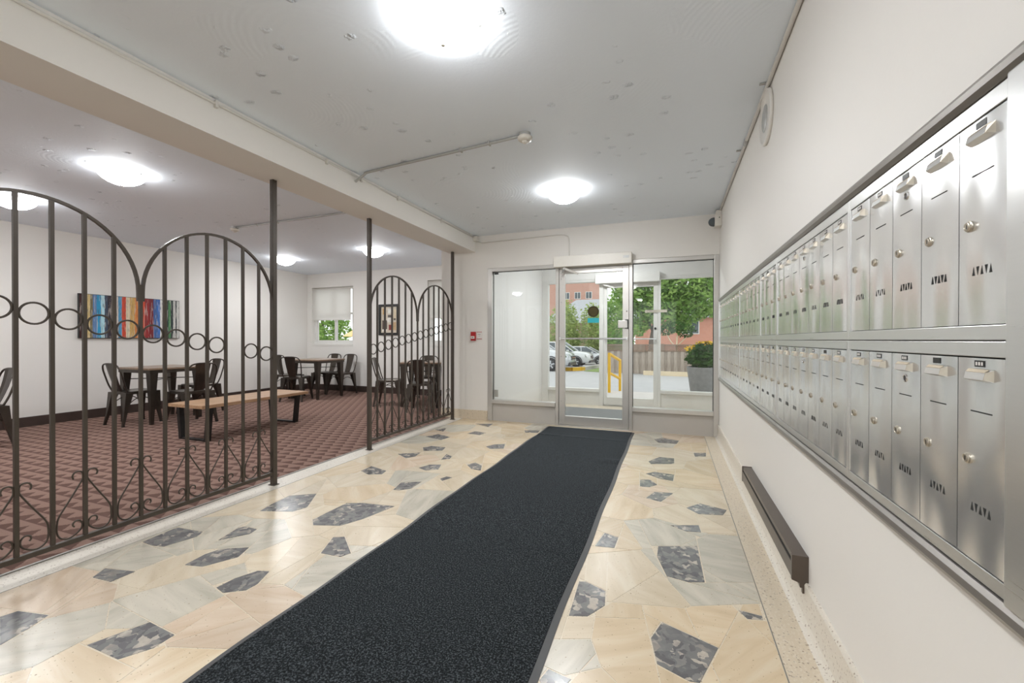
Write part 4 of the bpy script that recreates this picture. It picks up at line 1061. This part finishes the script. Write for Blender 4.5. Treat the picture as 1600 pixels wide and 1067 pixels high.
# yellow handrail
hrn = empty('handrail', (-1.14, 9.4, gz(9.4)), 'yellow tubular handrail outside the outer door', 'handrail')
p1, p2 = (-1.245, 9.25), (-1.075, 9.75)
MB().tube([(p1[0], p1[1], -.03), (p1[0], p1[1], .83)], .032, 10).build('post', M['yellow'], hrn)
MB().tube([(p2[0], p2[1], -.11), (p2[0], p2[1], .67)], .030, 10).build('post', M['yellow'], hrn)
MB().tube([(p1[0], p1[1], .81), (p2[0], p2[1], .65)], .032, 10).build('rail', M['yellow'], hrn)
MB().tube([(p1[0], p1[1], .40), (p2[0], p2[1], .24)], .030, 10).build('rail', M['yellow'], hrn)
# leaves
def leaves(blobs, n, size, seed, shell=.55):
    rr_ = random.Random(seed); vs = []; fs = []
    tot = sum(b_[3] * b_[4] * b_[5] for b_ in blobs)
    for (cx_, cy_, cz_, rx, ry, rz) in blobs:
        for _ in range(max(10, int(n * rx * ry * rz / tot))):
            while True:
                d = Vector((rr_.gauss(0, 1), rr_.gauss(0, 1), rr_.gauss(0, 1)))
                if d.length > .1: break
            d.normalize(); q = shell + (1 - shell) * rr_.random() ** .6; q *= 1 + .12 * rr_.uniform(-1, 1)
            p = Vector((cx_ + d.x * rx * q, cy_ + d.y * ry * q, cz_ + d.z * rz * q))
            a = Vector((rr_.gauss(0, 1), rr_.gauss(0, 1), rr_.gauss(0, .6))).normalized(); b_ = a.orthogonal().normalized()
            b_ = (b_ * math.cos(1.0 * rr_.random() * 6) + a.cross(b_) * math.sin(rr_.random() * 6)).normalized()
            s = size * rr_.uniform(.6, 1.3); k = len(vs)
            vs += [p - a * s, p + b_ * s * .45, p + a * s, p - b_ * s * .45 + a.cross(b_) * s * .2]; fs.append((k, k + 1, k + 2, k + 3))
    m = MB(); m.v = [tuple(v) for v in vs]; m.f = fs; return m
def foliage(name, blobs, n, size, mat, parent, seed):
    m = leaves(blobs, n, size, seed); off = parent.location
    me = bpy.data.meshes.new(name); me.from_pydata([(v[0] - off.x, v[1] - off.y, v[2] - off.z) for v in m.v], [], m.f)
    o = bpy.data.objects.new(name, me); COL.objects.link(o); o.parent = parent; me.materials.append(mat); o['kind'] = 'stuff'; return o
tr = empty('maple_tree', (-.95, 22.5, gz(22.5)), 'large leafy maple tree standing behind the board fence', 'tree')
g0 = gz(22.5)
MB().tube([(-.95, 22.5, g0), (-.92, 22.5, 1.0), (-.7, 22.5, 2.2), (-.35, 22.5, 3.6), (.1, 22.4, 5.2)], [.16, .14, .12, .10, .05], 10).build('trunk', M['bark'], tr, True)
for pth in ([(-.72, 22.5, 2.1), (.2, 22.3, 3.2), (1.1, 22.2, 4.6)], [(-.85, 22.5, 1.5), (-1.3, 22.4, 2.6), (-1.6, 22.4, 4.0)], [(-.5, 22.5, 2.9), (.5, 22.5, 3.2), (1.5, 22.4, 3.6)], [(-.9, 22.5, 1.25), (-.3, 22.4, 1.9), (.6, 22.3, 2.3)]):
    MB().tube(smooth_path(pth, 4), [.07 - .004 * i for i in range(9)], 7).build('branch', M['bark'], tr, True)
foliage('foliage', [(-1.9, 22.0, 3.6, 1.0, 1.0, 1.3), (1.9, 21.9, 2.9, .8, .9, .8), (-.9, 22.3, 3.6, 1.5, 1.2, 1.5), (.5, 22.2, 3.9, 1.6, 1.2, 1.3), (1.3, 22.2, 3.0, 1.0, 1.0, .9), (-.4, 22.0, 2.7, 1.2, 1.0, .9), (.6, 22.2, 2.45, 1.0, .9, .65), (-1.5, 22.4, 2.5, .8, .9, 1.0), (0, 22.4, 5.4, 2.4, 1.5, 1.2), (1.7, 22.4, 4.4, 1.0, 1.0, 1.0), (-1.5, 22.1, 1.75, .5, .6, .5), (.3, 22.3, 1.8, .7, .6, .4)], 20000, .12, M['leaf_tree'], tr, 3)
sap = empty('sapling', (.25, 19.95, gz(19.95)), 'slender young tree rising at the fence', 'tree')
MB().tube([(.25, 19.95, gz(19.95)), (.22, 19.95, .6), (.25, 19.95, 1.3)], [.045, .04, .03], 8).build('trunk', M['kerb_wood'], sap, True)
for pth in ([(.23, 19.95, .75), (-.05, 19.95, 1.1), (-.25, 19.95, 1.55)], [(.23, 19.95, .8), (.5, 19.95, 1.1), (.75, 19.95, 1.35)]):
    MB().tube(smooth_path(pth, 4), .022, 6).build('branch', M['kerb_wood'], sap, True)
foliage('foliage', [(-.2, 19.95, 1.55, .35, .3, .25), (.6, 19.95, 1.5, .4, .3, .3), (.2, 19.95, 1.7, .35, .3, .25)], 500, .08, M['leaf_dark'], sap, 8)
BUSH = [((-8.8, 37.5), [(-8.8, 37.5, 2.0, 1.05, 1.2, 2.6), (-8.6, 37.5, .9, 1.05, 1.0, 1.3)], 'tall yellow-green shrub behind the parked cars, between two other shrubs', 2600, 'leaf_bush'),
        ((-6.0, 37.5), [(-6.05, 37.5, 1.8, 1.1, 1.2, 2.1), (-5.4, 37.5, 1.2, 1.1, 1.0, 1.9)], 'tall yellow-green shrub behind the parked cars, next to the fence end', 2600, 'leaf_bush'),
        ((-12.0, 37.5), [(-11.8, 37.5, 1.8, 1.4, 1.2, 2.6), (-12.3, 37.5, 1.2, 1.2, 1.0, 2.2)], 'tall yellow-green shrub seen through the outer side window over the car', 2200, 'leaf_bush'),
        ((-7.3, 41.6), [(-7.3, 41.6, 2.0, 1.3, 1.2, 2.7)], 'yellow-green shrub peeping between the tall shrubs, in front of the grey roof', 1700, 'leaf_bush'),
        ((-10.4, 41.6), [(-10.4, 41.6, 2.0, 1.3, 1.2, 2.7)], 'yellow-green shrub peeping between the tall shrubs, over the car closest to the doors', 1700, 'leaf_bush'),
        ((-4.4, 41.6), [(-4.4, 41.6, 2.0, 1.3, 1.2, 2.7)], 'yellow-green shrub behind the fence end shrub', 1700, 'leaf_bush'),
        ((-3.2, 25.5), [(-3.2, 25.5, 1.8, .9, 1.0, 1.8), (-2.7, 25.2, .6, .8, .8, 1.0)], 'green shrub at the fence end behind the yellow handrail', 2000, 'leaf_tree')]
for i, ((x, y), bl, lab, n, mt) in enumerate(BUSH):
    r = empty('shrub', (x, y, gz(y)), lab, 'shrub', 'shrubs along the car park')
    for k in (-.3, 0, .35): MB().tube([(x + k * .3, y, gz(y)), (x + k, y, .6), (x + k * 1.6, y + .1, 1.8)], [.05, .04, .02], 6).build('stem', M['bark'], r)
    foliage('foliage', bl, n, .15, M[mt], r, 20 + i)
# greenery and umbrella seen through the lounge window
for i, (x, y, lab) in enumerate([(-20.4, 20.5, 'leafy tree outside the lounge corner window, over the low wall'), (-15.9, 21.5, 'leafy tree outside the lounge corner window, behind the orange umbrella'), (-11.2, 22.5, 'leafy tree outside the lounge window by the framed picture')]):
    r = empty('leafy_tree', (x, y, gz(y)), lab, 'tree')
    MB().tube([(x, y, gz(y)), (x + .1, y, 1.6), (x - .1, y, 3.2)], [.14, .11, .05], 8).build('trunk', M['bark'], r)
    foliage('foliage', [(x, y, 2.4, 1.7, 1.2, 1.9), (x + 1.0, y, 1.5, 1.2, 1.0, 1.2), (x - .9, y, 3.6, 1.5, 1.2, 1.2)], 2600, .15, M['leaf_tree'], r, 40 + i)
um = empty('patio_umbrella', (-14.2, 17.2, gz(17)), 'orange patio umbrella outside the lounge corner window', 'umbrella')
MB().tube([(-14.2, 17.2, gz(17)), (-14.2, 17.2, 1.75)], .03, 8).build('pole', M['bark'], um)
MB().lathe([(0, 1.95), (.6, 1.62), (1.15, 1.25), (1.12, 1.25), (.58, 1.58), (0, 1.90)], 8, (-14.2, 17.2, 0)).build('canopy', M['umbrella'], um)
# planter
pl = empty('stone_planter', (.73, 10.75, gz(10.75)), 'tall grey stone planter outside the outer window', 'planter')
z0 = gz(10.75)
MB().lathe([(.30, 0), (.315, .1), (.35, .35), (.385, .60), (.385, .625), (.35, .625), (.34, .56), (0, .56)], 28, (.73, 10.75, z0)).build('pot', M['pot'], pl, True)
MB().lathe([(.338, .55), (.338, .575), (0, .58)], 24, (.73, 10.75, z0)).build('soil', M['soil'], pl)
pt = empty('potted_shrub', (.73, 10.75, z0 + .57), 'dark green flowering plant growing in the stone planter', 'plant')
MB().tube([(.73, 10.75, z0 + .57), (.73, 10.75, z0 + .95)], .025, 6).build('stem', M['bark'], pt)
foliage('foliage', [(.73, 10.75, z0 + .92, .40, .38, .27), (.70, 10.7, z0 + .80, .38, .34, .2)], 1500, .06, M['leaf_dark'], pt, 61)
foliage('flowers', [(.42, 10.65, z0 + 1.06, .12, .1, .08), (.75, 10.65, z0 + 1.18, .22, .12, .05)], 70, .045, M['petal'], pt, 62)
# cars
def car(xf, y, zg, paint_, low, label, suv=True):
    """parked with the nose toward +X; the flank that faces the building is at y"""
    r = empty('parked_car', (xf - 2.2, y + .9, zg), label, 'car', 'cars parked outside')
    H = 1.70 if suv else 1.45; W = 1.82; yc = y + W / 2
    # lower body loft: stations along x (from nose backward): (x, z_bottom, z_top, half width)
    st = [(0, .42, .72, .62), (-.10, .30, .86, .78), (-.35, .28, .97, .88), (-.9, .27, 1.03, .91), (-1.35, .27, 1.07, .91), (-2.6, .27, 1.10, .91), (-3.8, .28, 1.12, .90), (-4.3, .33, 1.08, .86), (-4.5, .45, .95, .75)]
    if not suv: st = [(a, b_ * .85, c_ * .90, d_) for a, b_, c_, d_ in st]
    b = MB(); vs = []; fs = []; K = 10
    for x, zb_, zt_, hw in st:
        zm = zb_ + (zt_ - zb_) * .55
        sec = [(-hw * .86, zb_), (-hw * .98, zb_ + .1), (-hw, zm), (-hw * .96, zt_ - .07), (-hw * .82, zt_), (hw * .82, zt_), (hw * .96, zt_ - .07), (hw, zm), (hw * .98, zb_ + .1), (hw * .86, zb_)]
        vs += [(xf + x, yc + q, zg + z) for q, z in sec]
    for i in range(len(st) - 1):
        for k in range(K): fs.append((i * K + k, i * K + (k + 1) % K, (i + 1) * K + (k + 1) % K, (i + 1) * K + k))
    fs += [tuple(range(K)), tuple(range((len(st) - 1) * K, len(st) * K))[::-1]]
    b.add(vs, fs).build('body', paint_, r, True)
    # cabin: glasshouse and roof
    zt_ = 1.05 if suv else .95
    def ring(x0_, x1_, hw, z): return [(xf + x0_, yc - hw, zg + z), (xf + x1_, yc - hw, zg + z), (xf + x1_, yc + hw, zg + z), (xf + x0_, yc + hw, zg + z)]
    back = -4.2 if suv else -3.7
    MB().hexa(ring(back, -1.15, .80, zt_), ring(back + .35, -2.0, .64, H - .06)).build('glasshouse', M['carglass'], r)
    MB().hexa(ring(back + .33, -1.98, .655, H - .08), ring(back + .5, -2.2, .58, H)).build('roof', paint_, r, bevel=.03)
    for s in (-1, 1):
        def P(x, hw, z): return Vector((xf + x, yc + s * hw, zg + z))
        for (a, c_) in (((-1.12, .815, zt_), (-1.98, .655, H - .05)), ((-2.35, .815, zt_), (-2.4, .66, H - .05)), ((-3.4, .815, zt_), (-3.35, .66, H - .05)), ((back, .80, zt_), (back + .35, .655, H - .05))):
            MB().tube([P(*a), P(*c_)], .035, 6).build('pillar', paint_, r)
        for wx in (-.92, -3.55):
            w = MB().lathe([(.34, -.10), (.345, -.06), (.345, .06), (.34, .10), (.24, .11), (.22, .08), (0, .08)] if s > 0 else [(.34, .10), (.345, .06), (.345, -.06), (.34, -.10), (.24, -.11), (.22, -.08), (0, -.08)], 22, (xf + wx, yc + s * .84, zg + .345), 'Y').build('wheel', M['tyre'], r, False)
            rim = MB().lathe([(.225, 0), (.225, s * .012), (.20, s * .02), (.19, s * .008), (0, s * .008)], 20, (xf + wx, yc + s * .925, zg + .345), 'Y')
            rim.build('rim', M['car_dark'], w)
            sp_ = MB()
            for k in range(5):
                a = 2 * math.pi * k / 5 + .3; ca, sa = math.cos(a), math.sin(a); yw = yc + s * .945
                q = [(.03, -.035), (.205, -.028), (.205, .028), (.03, .035)]
                sp_.hexa([(xf + wx + u * ca - v * sa, yw - .008, zg + .345 + u * sa + v * ca) for u, v in q], [(xf + wx + u * ca - v * sa, yw + .004, zg + .345 + u * sa + v * ca) for u, v in q])
            sp_.build('spokes', M['car_silver'], w)
            MB().tube([(xf + wx + .40 * math.cos(a), yc + s * .895, zg + .345 + .40 * math.sin(a)) for a in [R(-8 + 196 * k / 12) for k in range(13)]], .035, 6).build('wheel_arch', low, r, True)
        MB().hexa([(xf - .10, yc + s * .50, zg + .68), (xf - .28, yc + s * .86, zg + .72), (xf - .30, yc + s * .87, zg + .84), (xf - .13, yc + s * .52, zg + .82)], [(xf - .01, yc + s * .52, zg + .69), (xf - .20, yc + s * .895, zg + .73), (xf - .24, yc + s * .90, zg + .82), (xf - .07, yc + s * .53, zg + .80)]).build('headlight', M['chrome'], r)
        MB().box(xf - 1.55, xf - 1.38, yc + s * .90 - .02, yc + s * 1.02 + (.0 if s > 0 else .0), zg + zt_ - .02, zg + zt_ + .12).build('mirror', paint_, r)
        box('side_cladding', low, xf - 3.15, xf - 1.32, yc + s * .915 - .015, yc + s * .915 + .015, zg + .28, zg + .45, r)
    box('grille', low, xf - .09, xf + .02, yc - .45, yc + .45, zg + .58, zg + .76, r, .01)
    MB().box(xf + .015, xf + .028, yc - .42, yc + .42, zg + .66, zg + .69).build('grille_bar', M['chrome'], r)
    box('bumper', low, xf - .30, xf + .03, yc - .70, yc + .70, zg + .30, zg + .46, r, .03)
    return r
car(-4.62, 20.1, gz(20.8), M['car_silver'], M['car_dark'], 'parked silver sport utility vehicle with dark cladding, closest to the doors')
car(-5.05, 28.0, gz(29), M['car_white'], M['car_dark'], 'parked silvery white sport utility vehicle by the yellow kerb end')
car(-4.2, 32.6, gz(33), M['car_silver'], M['car_dark'], 'parked silver car in front of the shrubs', False)
# houses
def house(x0, x1, y, d, h, zg, roof_h, wm, wins, label, hip=1.5):
    r = empty('house', ((x0 + x1) / 2, y + d / 2, zg), label, 'house')
    box('walls', wm, x0, x1, y, y + d, zg, zg + h, r)
    o = .4; xm = (x0 + x1) / 2
    b = MB().add([(x0 - o, y - o, zg + h), (x1 + o, y - o, zg + h), (x1 + o, y + d + o, zg + h), (x0 - o, y + d + o, zg + h), (x0 + hip, y + d / 2, zg + h + roof_h), (x1 - hip, y + d / 2, zg + h + roof_h)],
                 [(0, 1, 5, 4), (1, 2, 5), (2, 3, 4, 5), (3, 0, 4), (3, 2, 1, 0)])
    b.build('roof', M['roof'], r)
    for (a, c_, z0_, z1_) in wins:
        w = MB().box(a, c_, y - .05, y + .02, z0_, z1_).build('window', M['alu_white'], r)
        m_ = (a + c_) / 2; t_ = .07
        for p, q in ((a + t_, m_ - t_ / 2), (m_ + t_ / 2, c_ - t_)): box('pane', M['carglass'], p, q, y - .062, y - .05, z0_ + t_, z1_ - t_, w)
    return r
house(-2.6, 3.05, 34, 7, 3.7, -.95, 1.6, M['brick'], [(.75, 1.95, 1.52, 2.72)], 'orange brick house behind the maple tree and fence')
house(-13.5, -4.2, 46, 7, 3.9, -1.0, 2.9, M['brick_far'], [(-11, -9.5, .8, 2.2)], 'low house with broad grey roof behind the shrubs', 3.0)
house(-24, -10.9, 60, 10, 11.5, -1.0, 1.2, M['brick_far'], [(-14.6 + k * 1.6, -13.7 + k * 1.6, 6.9, 7.9) for k in range(3)], 'tall dull red brick building rising over the grey roof')
